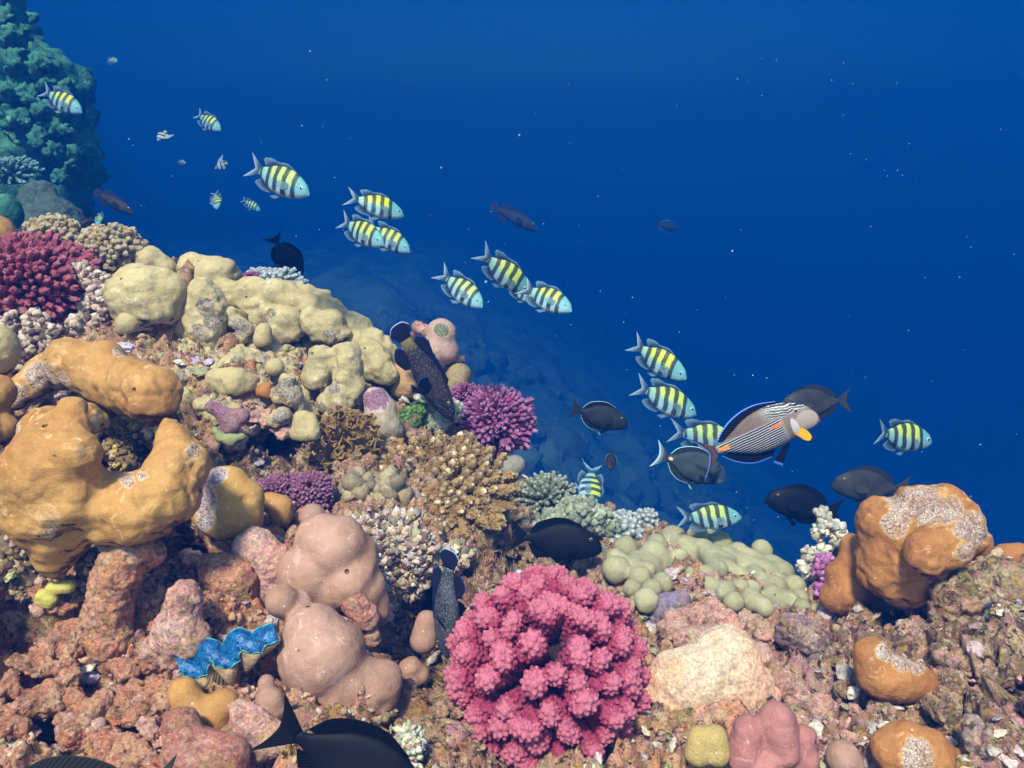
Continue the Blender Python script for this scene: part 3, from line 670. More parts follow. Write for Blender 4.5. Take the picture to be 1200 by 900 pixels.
blob('dome_coral', 'grey brown dome under the violet branching coral', 'coral', coral_mat('grey_brown_dome', (.30, .26, .20), (.24, .20, .15), None, 16), [[(596, 548, 14), (604, 545, 12)]], d=1.98, lump=.8)

blob('lobed_coral', 'upper pinkish beige boulder coral of swollen lobes beside the rubble', 'coral', M_beige_patch, [[(378, 634, 32), (392, 640, 38)], [(362, 673, 37)], [(408, 655, 36, .02)], [(414, 682, 36), (424, 690, 28)], [(440, 705, 16), (443, 718, 13)], [(385, 690, 30)]], k=6, d=1.27, lump=1.3, lf=.035, mask=[(425, 728, 22)], cuts=[[(424, 728, 17, -.05)]])
blob('lobed_coral', 'lower pinkish beige boulder coral like a big smooth egg right of the blue clam', 'coral', M_beige, [[(368, 745, 37), (380, 765, 48)], [(372, 770, 46)], [(330, 704, 19)], [(348, 712, 20, .02)], [(408, 800, 38)], [(436, 808, 33)], [(450, 795, 22)], [(395, 812, 36)]], k=7, d=1.15, lump=1.3, lf=.035, cuts=[[(452, 832, 10, -.05)]])
blob('rock_plug', 'maroon crusted rock plug set between the two pinkish beige boulders', 'rock', M_redrock, [[(416, 708, 15), (426, 722, 18)], [(436, 745, 10), (434, 762, 5)]], k=5, d=1.22, lump=2, micro=2)
blob('egg_coral', 'small beige egg coral left of the big dark fish tail', 'coral', M_beige, [[(316, 822, 17), (320, 832, 16)], [(312, 800, 10)]], k=6, d=1.06, lump=.5)
blob('small_coral', 'smooth brown upright knob left of the pink cauliflower coral', 'coral', M_beige, [[(500, 728, 13), (496, 750, 16)]], d=1.3, lump=.6)
blob('small_coral', 'dull brown lumpy knob in the dark gap below the upright knob', 'coral', M_beige_patch, [[(482, 785, 15), (492, 790, 11)], [(476, 800, 10)]], d=1.26, lump=2, mask=[(480, 800, 10)])
blob('mustard_coral', 'mustard coral with two small holes and a white crusted left side', 'coral', M_tan_patch, [[(268, 570, 24), (278, 590, 26)], [(285, 608, 22), (262, 610, 24)], [(254, 572, 20), (244, 600, 20)], [(293, 580, 14)]], k=14, d=1.33, lump=1, lf=.04, cuts=[[(259, 611, 4.5, -.035), (259, 611, 4, .0)], [(284, 586, 3, -.04), (294, 585, 3.4, -.04)]], mask=[(236, 585, 24), (252, 556, 17), (240, 612, 14)])
blob('mustard_coral', 'small mustard knob tucked behind the coral with two holes', 'coral', M_tan, [[(316, 588, 12), (330, 594, 14)], [(330, 606, 12)]], k=8, d=1.42, lump=.7)
blob('small_coral', 'grey tan knob on top of the upper beige boulder', 'coral', M_beige, [[(366, 606, 16)]], d=1.36, lump=.6)
blob('coral_rock', 'pale pink crusted rock column left of the blue clam', 'rock', M_pinkrock, [[(215, 700, 20), (210, 730, 24)], [(195, 745, 20), (225, 750, 22)], [(200, 770, 16), (180, 760, 14)]], k=12, d=1.12, lump=2.5, micro=1.4)
blob('coral_rock', 'pale pink crusted slope below the mustard coral', 'rock', M_pinkrock, [[(300, 640, 22), (320, 660, 22)], [(318, 690, 20), (290, 650, 16)], [(275, 722, 16), (250, 716, 14)]], k=14, d=1.27, lump=2.5, micro=1.2)
blob('coral_rock', 'salmon orange crusted rock under the mustard coral', 'rock', M_salmon, [[(255, 670, 22), (278, 680, 24)], [(285, 700, 16), (262, 695, 18)]], k=12, d=1.24, lump=2.5, micro=1.8)
blob('coral_rock', 'tall salmon pink crusted buttress under the U shaped tan coral', 'rock', M_salmon, [[(150, 650, 26), (132, 690, 26)], [(125, 720, 26), (128, 750, 26)], [(165, 640, 20), (180, 650, 14)]], k=14, d=1.15, lump=3, micro=2)
blob('small_coral', 'brown olive lump sagging under the blue clam', 'coral', M_tan, [[(215, 812, 18), (225, 830, 20)], [(250, 838, 22), (262, 825, 18)]], k=12, d=1.05, lump=.8)
blob('pink_ball', 'rosy red crusted ball at the bottom edge left of centre', 'coralline crust', M_redrock, [[(225, 890, 36), (262, 892, 32)], [(212, 850, 22)]], k=10, d=.99, lump=1.5)
blob('coral_rock', 'pale lilac pink crusted rock below the small beige egg', 'rock', M_pinkrock, [[(290, 850, 20), (300, 872, 22)], [(330, 870, 18), (280, 830, 12)]], k=10, d=1.02, lump=2, micro=1.3)

g = 'x'
lobes = [(722, 668, 17), (733, 642, 14), (750, 677, 14), (766, 650, 17), (770, 638, 12), (776, 684, 13), (757, 704, 15), (764, 690, 11), (790, 632, 16), (802, 640, 12), (818, 628, 13), (843, 636, 15), (864, 650, 15), (880, 658, 14), (879, 702, 14), (880, 690, 12), (903, 664, 15), (915, 672, 16), (930, 690, 15), (936, 702, 12), (908, 690, 15), (925, 706, 13), (850, 694, 14), (796, 652, 10), (745, 656, 10), (722, 655, 12), (860, 705, 12)]
blob('green_lobed_coral', 'pale green coral hummock of many rounded fingers under the lowest striped fish', 'coral', M_green,
     [[(x, y, r, 0)] for x, y, r in lobes] + [[(806, 640, 11), (822, 644, 12), (836, 656, 12), (840, 670, 12), (828, 676, 12), (812, 674, 10)], [(850, 652, 11), (852, 668, 11), (868, 678, 11), (884, 676, 11), (886, 662, 11)], [(896, 684, 10), (905, 700, 11), (925, 708, 10)]] + [[(738, 672, 20, .055), (770, 660, 20, .055)], [(800, 648, 16, .055), (850, 662, 20, .055), (895, 680, 22, .055), (920, 695, 16, .05)]] + [[(830, 686, 12)], [(866, 690, 12)], [(895, 712, 11)], [(940, 712, 10)], [(830, 620, 10)], [(893, 645, 12)], [(758, 668, 11)], [(740, 690, 11)]], k=5, vox=1.9, dd=-.085, lift=.6, lump=1.2, lf=.05)
blob('lilac_rock', 'pale lilac crusted flap between the pink and the green coral', 'coralline crust', M_lilac, [[(768, 722, 10), (780, 710, 13), (798, 702, 12)]], k=8, d=1.44, lump=2)
blob('rubble_slab', 'speckled pink and white rubble slab below the green fingers', 'dead coral', M_pinkrock, [[(790, 735, 16), (830, 722, 18), (860, 735, 16)], [(800, 750, 12), (850, 750, 16)], [(878, 730, 14), (895, 745, 14)]], k=9, dd=-.03, lump=4, lf=.07, micro=3)
blob('cream_boulder', 'big smooth cream rock shelf right of the pink cauliflower coral', 'rock', M_palerock, [[(800, 800, 40), (850, 780, 38)], [(790, 850, 36), (850, 830, 40)], [(880, 800, 24), (900, 810, 16)], [(770, 820, 20)], [(850, 764, 24)]], k=26, d=1.17, lift=.2, lump=4, lf=.03, micro=1.0)
blob('lobed_coral', 'dusty pink lobed coral on the bottom edge beside the cream shelf', 'coral', M_mauve, [[(876, 856, 18), (872, 890, 20)], [(910, 845, 22), (915, 880, 22)], [(940, 866, 15), (942, 892, 17)], [(896, 900, 24)], [(892, 868, 14)]], k=4, d=1.0, lump=1.2, lf=.05, cell=(30, 3))
blob('small_coral', 'small yellow bun coral with a groove left of the dusty pink coral', 'coral', coral_mat('yellow_bun_coral', (.48, .34, .12), (.38, .25, .08), None, 12), [[(820, 864, 14), (818, 882, 16)], [(838, 864, 15), (840, 882, 16)]], k=5, d=.99, lump=.6)
blob('small_coral', 'plain brown ball on the bottom edge right of the dusty pink coral', 'coral', M_beige, [[(988, 888, 20), (994, 894, 18)]], d=1.02, lump=.7)
blob('lobed_coral', 'orange coral on the bottom edge with a crusted hollow on its top', 'coral', M_orange_patch, [[(1040, 875, 20), (1062, 862, 16), (1090, 870, 16)], [(1060, 885, 30), (1095, 892, 26)], [(1118, 890, 12), (1140, 893, 16)]], k=10, d=1.04, lump=1.5, mask=[(1075, 887, 26)])
blob('lobed_coral', 'ochre brown boulder with a white worn top below the big orange boulder', 'coral', M_orange_patch, [[(1022, 768, 22), (1030, 790, 26)], [(1050, 796, 28), (1075, 800, 22)], [(1094, 800, 10)]], k=12, d=1.17, lump=1.5, mask=[(1038, 762, 17), (1058, 776, 15), (1076, 782, 12)])
blob('big_orange_coral', 'big orange brown coral boulder at right with a pale polyp covered top', 'coral', M_orange_patch,
     [[(1075, 598, 30), (1100, 602, 34)], [(1040, 620, 34), (1060, 640, 44)], [(1040, 660, 36), (1062, 680, 32)], [(1120, 610, 30), (1140, 632, 20)], [(1085, 640, 46), (1105, 630, 36)], [(1098, 612, 28, -.05), (1112, 640, 22, -.09), (1085, 650, 24, -.1)], [(1060, 690, 24), (1078, 690, 18)], [(1148, 648, 14)]], k=11, d=1.36, lump=3, lf=.04, cell=(48, 5),
     mask=[(1060, 592, 30), (1085, 590, 32), (1050, 615, 22), (1110, 596, 22), (1138, 620, 26), (1130, 645, 16)])
blob('lobed_coral', 'brown lobes stacked behind the left flank of the big orange boulder', 'coral', M_orange, [[(992, 690, 27), (985, 675, 18)], [(1004, 660, 22), (1010, 650, 20)], [(1010, 690, 20)], [(998, 640, 14)], [(982, 700, 20)]], k=6, d=1.45, lump=1)
blob('lobed_coral', 'orange humps at the right edge beside the big orange boulder', 'coral', M_orange, [[(1178, 652, 14), (1195, 650, 14)], [(1215, 660, 20)], [(1165, 660, 10)]], k=6, d=1.45, lump=1)
blob('small_coral', 'small cream and yellow knob left of the brown lobes', 'coral', M_olive, [[(957, 716, 9), (966, 724, 10)]], d=1.5, lump=1)
blob('coral_rock', 'grey ochre crusted boulder under the big orange boulder at the right edge', 'rock', M_greyrock, [[(1120, 700, 26), (1160, 690, 34)], [(1190, 700, 36), (1150, 730, 26)], [(1110, 730, 20)], [(1200, 740, 30)]], k=16, d=1.28, lump=4, micro=3)
blob('coral_rock', 'grey crusted ledge at the right edge above the dark gap', 'rock', M_greyrock, [[(1130, 775, 20), (1165, 775, 22)], [(1195, 790, 26), (1110, 765, 14)], [(1180, 760, 24)]], k=14, d=1.18, lump=4, micro=3)
blob('coral_rock', 'violet grey crusted rock left of the ochre brown boulder', 'rock', rock_mat('violet_grey_rock', (.44, .34, .37), .8), [[(930, 742, 20), (955, 750, 20)], [(965, 775, 20), (940, 770, 14)], [(985, 790, 16)]], k=10, d=1.37, lump=4, micro=3)
blob('coral_rock', 'mottled white and violet rock in the lower right corner', 'rock', rock_mat('mottled_violet_rock', (.46, .37, .38), .8), [[(1150, 870, 20), (1175, 885, 24)], [(1140, 850, 12)], [(1200, 870, 20)]], k=10, d=1.02, lump=3, micro=2.5)
blob('coral_rock', 'speckled pink rock between the cream shelf and the violet rock', 'rock', M_pinkrock, [[(905, 790, 14), (930, 810, 18)], [(960, 830, 18), (985, 850, 18)], [(1000, 840, 12)], [(890, 770, 14)]], k=12, d=1.18, lump=3, micro=2)

# ---- branching colonies
MP_pink = finger_mat('rose_pink_branch', (.07, .03, .07), (.35, .045, .095), (.56, .15, .20), 260, .001, .42, .78)
MP_core = coral_mat('gap_shade_core', (.030, .012, .018), (.018, .008, .012))  # near-black core: paints the shade of the gaps between branches
pink = branch_meshes(9, 'pocillopora', 3, MP_pink, 'branch')
bush('cauliflower_coral', 'large rose pink cauliflower coral of knobbly fingers at bottom centre', 'coral', 640, 786, 120, 1.16, pink, 98, MP_core, seed=5, width=1.0, maxang=R(112), core=.48, spread=(.95, 1.05), jit=.14)
MP_crim = finger_mat('crimson_branch', (.10, .035, .045), (.36, .075, .10), (.50, .15, .18), 200, .0015, .45, .8)
crim = branch_meshes(6, 'twig', 5, MP_crim, 'branch')
bush('cauliflower_coral', 'crimson cauliflower coral at the left edge above its dead pale branches', 'coral', 34, 340, 84, 1.86, crim, 98, MP_crim, seed=8, width=.74, axis=-CF * .8 + CU * .55 + CX * .2, maxang=R(100), squash=(1.05, 1, .8))
MP_vio = finger_mat('violet_branch', (.12, .04, .09), (.38, .10, .23), (.56, .26, .40), 190, .0015, .4, .75)
vio = branch_meshes(6, 'twig', 9, MP_vio, 'branch')
bush('branching_coral', 'bright violet pink branching coral against the water beyond the white tipped fan', 'coral', 578, 494, 52, 2.05, vio, 98, MP_vio, seed=11, width=.70, axis=-CF * .6 + CU * .7 + CX * .2, maxang=R(115), squash=(1.08, 1, .85))
MP_dv = finger_mat('dusky_violet_branch', (.12, .05, .09), (.34, .12, .20), (.50, .26, .34), 190, .0015, .4, .75)
dvi = branch_meshes(5, 'twig', 19, MP_dv, 'branch')
bush('branching_coral', 'dusky violet low branching coral in front of the dark cave', 'coral', 330, 580, 32, 1.5, dvi, 44, MP_dv, seed=12, width=1.0, squash=(1.25, 1, .8), maxang=R(95))
bush('branching_coral', 'dusky violet clump of short branches left of the stubby grey coral', 'coral', 366, 578, 30, 1.5, dvi, 44, MP_dv, seed=13, width=1.0, squash=(1.0, 1, .9), maxang=R(95))
bush('branching_coral', 'pale pink small branching clump between the brown dome and the violet coral', 'coral', 545, 468, 22, 2.05, vio, 30, MP_vio, seed=14, width=1.0, maxang=R(95))
knobs('dead_branches', 'cream white dead branch stubs under the crimson coral', 'dead coral', M_knob, [[(12, 372, 10), (8, 400, 10)], [(42, 368, 10), (38, 398, 11), (30, 420, 8)], [(62, 388, 10), (58, 402, 9)], [(90, 380, 9)], [(20, 428, 8)]], 420, 4, [(.50, .36, .25), (.36, .25, .16), (.56, .44, .34), (.12, .07, .06)], 3, d=1.66)
knobs('dead_branches', 'speckled cream rubble tumbling down between crimson coral and olive boulder', 'dead coral', M_knob, [[(92, 312, 9), (112, 335, 10), (125, 360, 10)], [(118, 325, 8), (128, 345, 8), (120, 380, 10)], [(105, 350, 8), (98, 370, 7), (112, 388, 7)]], 420, 3.6, [(.52, .38, .27), (.38, .26, .17), (.14, .08, .06), (.54, .43, .34), (.46, .30, .26)], 4, d=1.84)
MP_cream = finger_mat('cream_orange_branch', (.20, .12, .06), (.52, .36, .17), (.66, .52, .32), 170, .002, .4, .75)
crm = branch_meshes(6, 'knob', 29, MP_cream, 'branch')
bush('cauliflower_coral', 'cream orange cauliflower clump of small knobs above the crimson coral', 'coral', 62, 278, 30, 2.06, crm, 34, MP_cream, seed=31, width=1.05, squash=(1.1, 1, .9), axis=-CF * .7 + CU * .7)
bush('cauliflower_coral', 'pale cream cauliflower clump of small knobs left of the olive mound', 'coral', 128, 292, 36, 2.06, crm, 44, MP_cream, seed=32, width=1.0, squash=(1.15, 1, .85), axis=-CF * .7 + CU * .7)

# white tipped fan of fingers
MA = finger_mat('brown_white_tip_branch', (.17, .095, .03), (.31, .18, .062), (.70, .54, .34), 330, .0014, .3, .6, .945)
am = acro_meshes(7, 31, MA, .15, r1=.8)
def fan_coral():
    rng = np.random.default_rng(4); d = 1.66; C = U(505, 598, d + .10)
    root = empty('fan_coral', U(505, 640, d + .1), 'brown fan coral of radiating white tipped fingers at the middle of the slope', 'coral')
    V, F = surface_nets(prims([[(500, 572, 32), (540, 572, 34)], [(475, 560, 20), (455, 556, 12)], [(535, 598, 24)], [(520, 552, 26)]], d=d + .07, lift=0.), .04, .008)
    mesh_thing('base', V - np.array(root.location), [F], MA, parent=root, attrs={'t': np.full(len(V), .1)})
    N_ = 205; k = 0; todo = []
    for i in range(N_):
        q = math.sqrt((i + .5) / N_); a = i * 2.39996 + rng.uniform(-.2, .2)
        tx = 516 + math.cos(a) * q * 100; ty = 573 - math.sin(a) * q * 72
        if tx < 472 and ty > 580: continue
        tip = U(tx, ty, d - .06 * (1 - q * q) + .07 * math.sin(a) * q + rng.uniform(-.008, .008))
        dr = CX * math.cos(a) * q + CU * (math.sin(a) * q + .2) - CF * (1.0 - .7 * q) + rng.normal(size=3) * .06; dr /= np.linalg.norm(dr)
        todo.append((q, tip, dr, rng.uniform(40, 52) * d / FPX, rng.uniform(.066, .080), rng.uniform(0, 6.28), int(rng.integers(7))))
    V0 = []; F0 = []; T0 = []; off = 0
    for q, tip, dr, Ln, w, sp_, im in sorted(todo, key=lambda e: rng.random()):
        if k < 99: add_branch(root, am[im], tip - dr * Ln, dr, Ln, w, sp_); k += 1; continue
        me = am[im]; co = np.empty(len(me.vertices) * 3, np.float32); me.vertices.foreach_get('co', co); tt = np.empty(len(me.vertices), np.float32); me.attributes['t'].data.foreach_get('value', tt)
        co = (co.reshape(-1, 3) * (w, w, Ln)) @ frame(dr, sp_).T + (tip - dr * Ln) - np.array(root.location)
        fs = [np.array([p_.vertices[:] for p_ in me.polygons if len(p_.vertices) == n_]) for n_ in (3, 4)]
        V0.append(co); T0.append(tt); F0.append([f_ + off for f_ in fs]); off += len(co)
    o = mesh_thing('branches', np.concatenate(V0), [np.concatenate([f[0] for f in F0]), np.concatenate([f[1] for f in F0])], MA, parent=root, attrs={'t': np.concatenate(T0)}); o['kind'] = 'stuff'
    return root
fan_coral()
MG = finger_mat('grey_green_branch', (.18, .20, .13), (.27, .30, .20), (.56, .58, .44), 330, .0014, .3, .6)
gm = acro_meshes(6, 61, MG, .13)
def acro(name, label, px, py, rpx, d, meshes, mat, n, seed, axis, squash=(1, 1, 1), maxang=R(85), w=.75, core=.5):
    rng = np.random.default_rng(seed); rw = rpx * d / FPX; C = U(px, py, d)
    root = empty(name, C - np.array((0, 0, rw * .6)), label, 'coral')
    V, F = ICO3
    mesh_thing('base', V * rw * core * np.array(squash) + (C - np.array(root.location)), [F], mat, parent=root, attrs={'t': np.full(len(V), .1)})
    for dr in sphere_dirs(n, axis, maxang, rng, .3):
        L_ = rw * np.linalg.norm(dr * squash) * rng.uniform(.92, 1.06)
        add_branch(root, meshes[int(rng.integers(len(meshes)))], C + dr * L_ * .3, dr, L_ * .7, rw * w, rng.uniform(0, 6.28))
    return root
acro('table_coral', 'grey green table coral with a bristle of fine tips under the small upright fish', 640, 590, 42, 1.9, gm, MG, 98, 3, CU * .8 - CF * .5, (1.0, 1, .85), R(85), .55)
knobs('bushy_coral', 'grey green bushy coral right of the bristly table coral', 'coral', M_knob, [[(655, 612, 16)], [(680, 600, 16)], [(700, 608, 14)], [(668, 596, 12)], [(712, 616, 10)], [(640, 620, 14)]], 420, 4.2, [(.28, .29, .19), (.36, .37, .25), (.20, .21, .14)], 17, d=1.82, elong=1.5, surf=.85)
MW = finger_mat('pale_blue_white_branch', (.28, .30, .28), (.44, .47, .44), (.74, .74, .68), 300, .0014, .3, .6)
wm = acro_meshes(6, 71, MW, .2, r1=.75)
acro('branching_coral', 'pale blue white stubby branching coral left of the green fingers', 726, 626, 34, 1.85, wm, MW, 70, 5, CU * .8 - CF * .5 + CX * .1, (1., 1, .8), R(95), .62)
acro('branching_coral', 'small pale blue white tuft of stubby branches just under the lowest striped fish tail', 756, 612, 18, 1.85, wm, MW, 30, 6, CU * .9 - CF * .4, (1, 1, 1.), R(80), .8)
MT_ = finger_mat('teal_branch', (.10, .16, .14), (.16, .28, .24), (.40, .52, .44), 300, .0014, .3, .6)
tm = acro_meshes(5, 81, MT_, .18)
acro('branching_coral', 'dim teal bushy coral tucked behind the top of the rose pink coral', 695, 662, 26, 1.72, tm, MT_, 60, 7, CU * .8 - CF * .5, (1.3, 1, .8), R(90), .62)
acro('table_coral', 'thin pale table coral just showing behind the skyline ridge', 322, 334, 30, 2.35, wm, MW, 60, 8, CU * .9 - CF * .2, (1.3, 1, .5), R(85), .5)
bush('branching_coral', 'small violet clump just showing behind the skyline ridge', 'coral', 296, 332, 16, 2.3, vio, 30, MP_vio, seed=24, width=1.0, maxang=R(95))
knobs('stubby_coral', 'grey brown stubby coral of thick knobs left of the white tipped fan', 'coral', M_knob, [[(425, 578, 22)], [(408, 600, 14)], [(450, 578, 18)], [(392, 592, 10)], [(440, 600, 14)]], 150, 9, [(.30, .22, .12), (.25, .185, .11), (.34, .26, .15)], 23, d=1.57, elong=1.3, surf=.8)
knobs('dead_coral', 'mixed white and pink rubble heap below the white tipped fan', 'dead coral', M_knob, [[(430, 640, 24), (470, 640, 26), (500, 650, 24)], [(450, 665, 20), (490, 680, 18)], [(520, 660, 18), (540, 645, 14)], [(420, 620, 16), (480, 615, 16)], [(470, 690, 14)]], 1500, 2.8, [(.56, .40, .32), (.60, .50, .42), (.34, .27, .15), (.50, .30, .24), (.40, .32, .29), (.12, .07, .06), (.46, .34, .18), (.34, .28, .16)], 24, d=1.45, surf=.9, lum=.4, elong=1.6, szr=(.35, 1.6), rough=1.1)
knobs('feathery_coral', 'cream tufted soft coral on thin stems rising left of the big orange boulder', 'soft coral', M_knob, [[(958, 628, 8), (966, 612, 9), (962, 598, 5)], [(945, 648, 9), (955, 660, 9)], [(978, 618, 9), (985, 632, 8)], [(940, 662, 7), (952, 676, 7)], [(963, 640, 6), (970, 662, 6), (966, 690, 6)]], 330, 3.6, [(.62, .52, .36), (.5, .44, .34), (.34, .32, .26), (.66, .58, .46)], 25, d=1.62, surf=.5, elong=1.3)
knobs('soft_coral', 'purple tufted soft coral low on the left side of the brown lobes', 'soft coral', M_knob, [[(966, 656, 9), (962, 672, 10)], [(972, 684, 10), (962, 692, 9)]], 170, 3.6, [(.40, .12, .30), (.5, .2, .4), (.3, .1, .2)], 26, d=1.58, surf=.5, elong=1.3)
knobs('algae_clump', 'bright green leafy algae tuft under the spotted grouper', 'seaweed', M_knob, [[(476, 488, 12), (486, 496, 12)], [(472, 502, 9)], [(490, 480, 9)]], 330, 3.4, [(.10, .17, .03), (.16, .23, .05), (.05, .09, .02)], 27, d=1.88, surf=.5, elong=.5)
knobs('dead_coral', 'pale olive crusted rubble between green algae and violet coral', 'dead coral', M_knob, [[(498, 470, 12), (512, 480, 12)], [(520, 492, 10), (505, 495, 9)], [(530, 478, 8)]], 150, 5.5, [(.4, .4, .24), (.5, .46, .36), (.3, .3, .16), (.55, .42, .36)], 28, d=1.92)
knobs('bushy_coral', 'pale pink and green tufted coral by the head of the big dark fish', 'coral', M_knob, [[(478, 858, 12), (484, 875, 14)], [(490, 862, 8), (476, 890, 10)]], 220, 4, [(.5, .5, .3), (.55, .34, .3), (.6, .55, .42), (.3, .3, .2)], 29, d=1.0, surf=.6, elong=1.5)

knobs('turf_rock', 'dark ochre turf covered rock in the hollow of the golden tan coral', 'rock', M_knob, [[(95, 462, 14, .1), (130, 475, 14, .1)], [(140, 500, 18, .12), (190, 505, 14, .1)], [(150, 545, 16, .06), (140, 520, 16, .12)]], 420, 3.4, [(.30, .19, .05), (.10, .06, .03), (.42, .30, .08), (.16, .09, .04), (.46, .30, .20)], 41, d=1.45, rough=1., surf=.9, szr=(.4, 1.5), lum=.4)
knobs('turf_rock', 'dark ochre turf covered rock under the pointed foot of the golden tan coral', 'rock', M_knob, [[(10, 640, 20), (30, 670, 20)], [(20, 690, 16), (100, 690, 14)], [(105, 660, 14)]], 420, 3.6, [(.24, .15, .06), (.10, .06, .05), (.34, .24, .12), (.40, .24, .18)], 42, d=1.2, rough=1., surf=.9, szr=(.4, 1.5), lum=.4)
# ruffled brown lettuce coral
def lettuce():
    rng = np.random.default_rng(9); d = 1.68
    root = empty('lettuce_coral', U(405, 556, d), 'ruffled brown leaf coral under the cracked olive boulder', 'coral')
    t = coral_mat('brown_leaf_coral', (.36, .21, .06), (.26, .14, .04), (.48, .34, .16), 20, 500, .0005)
    spots = [(x, y) for y in range(488, 562, 10) for x in range(370, 444, 11)]
    for x, y in spots:
        if x < 388 and y < 508: continue
        x += rng.uniform(-5, 5); y += rng.uniform(-4, 4); n = 26; m = 6; rw = rng.uniform(8, 13) * d / FPX
        a0 = rng.uniform(0, 6.28); V = []
        for j in range(m + 1):
            for i in range(n + 1):
                a = -1.7 + 3.4 * i / n; r = rw * (.15 + .85 * j / m)
                z = .34 * rw * (j / m) ** 1.5 * math.sin(a * 5 + a0) + .12 * rw * (j / m) ** 2 * math.sin(a * 11 + a0)
                V.append((math.sin(a) * r, z + .25 * r, math.cos(a) * r))
        V = np.array(V); V = V @ frame(CU * .7 - CF * .8 + rng.normal(size=3) * .4, rng.uniform(-1.2, 1.2)).T
        i = np.arange((m + 1) * (n + 1)).reshape(m + 1, n + 1)
        F = np.stack([i[:-1, :-1], i[:-1, 1:], i[1:, 1:], i[1:, :-1]], -1).reshape(-1, 4)
        nn = vert_normals(V, [F]); V2 = np.concatenate([V + nn * .0012, V - nn * .0012]); k = len(V)
        rimi = np.concatenate([i[0], i[1:, -1], i[-1, ::-1][1:], i[::-1, 0][1:]])
        rim = np.stack([rimi[:-1], rimi[1:], rimi[1:] + k, rimi[:-1] + k], -1)
        mesh_thing('leaf', V2 + (U(x, y, d - .02 + rng.uniform(-.02, .02)) - np.array(root.location)), [F, F[:, ::-1] + k, rim], t, parent=root)
    V, F = surface_nets(prims([[(400, 500, 16), (410, 520, 22), (400, 545, 18)], [(425, 540, 16), (430, 515, 12)], [(380, 535, 12)]], d=d + .04, lift=0), .02, .007)
    mesh_thing('base', V - np.array(root.location), [F], t, parent=root)
lettuce()

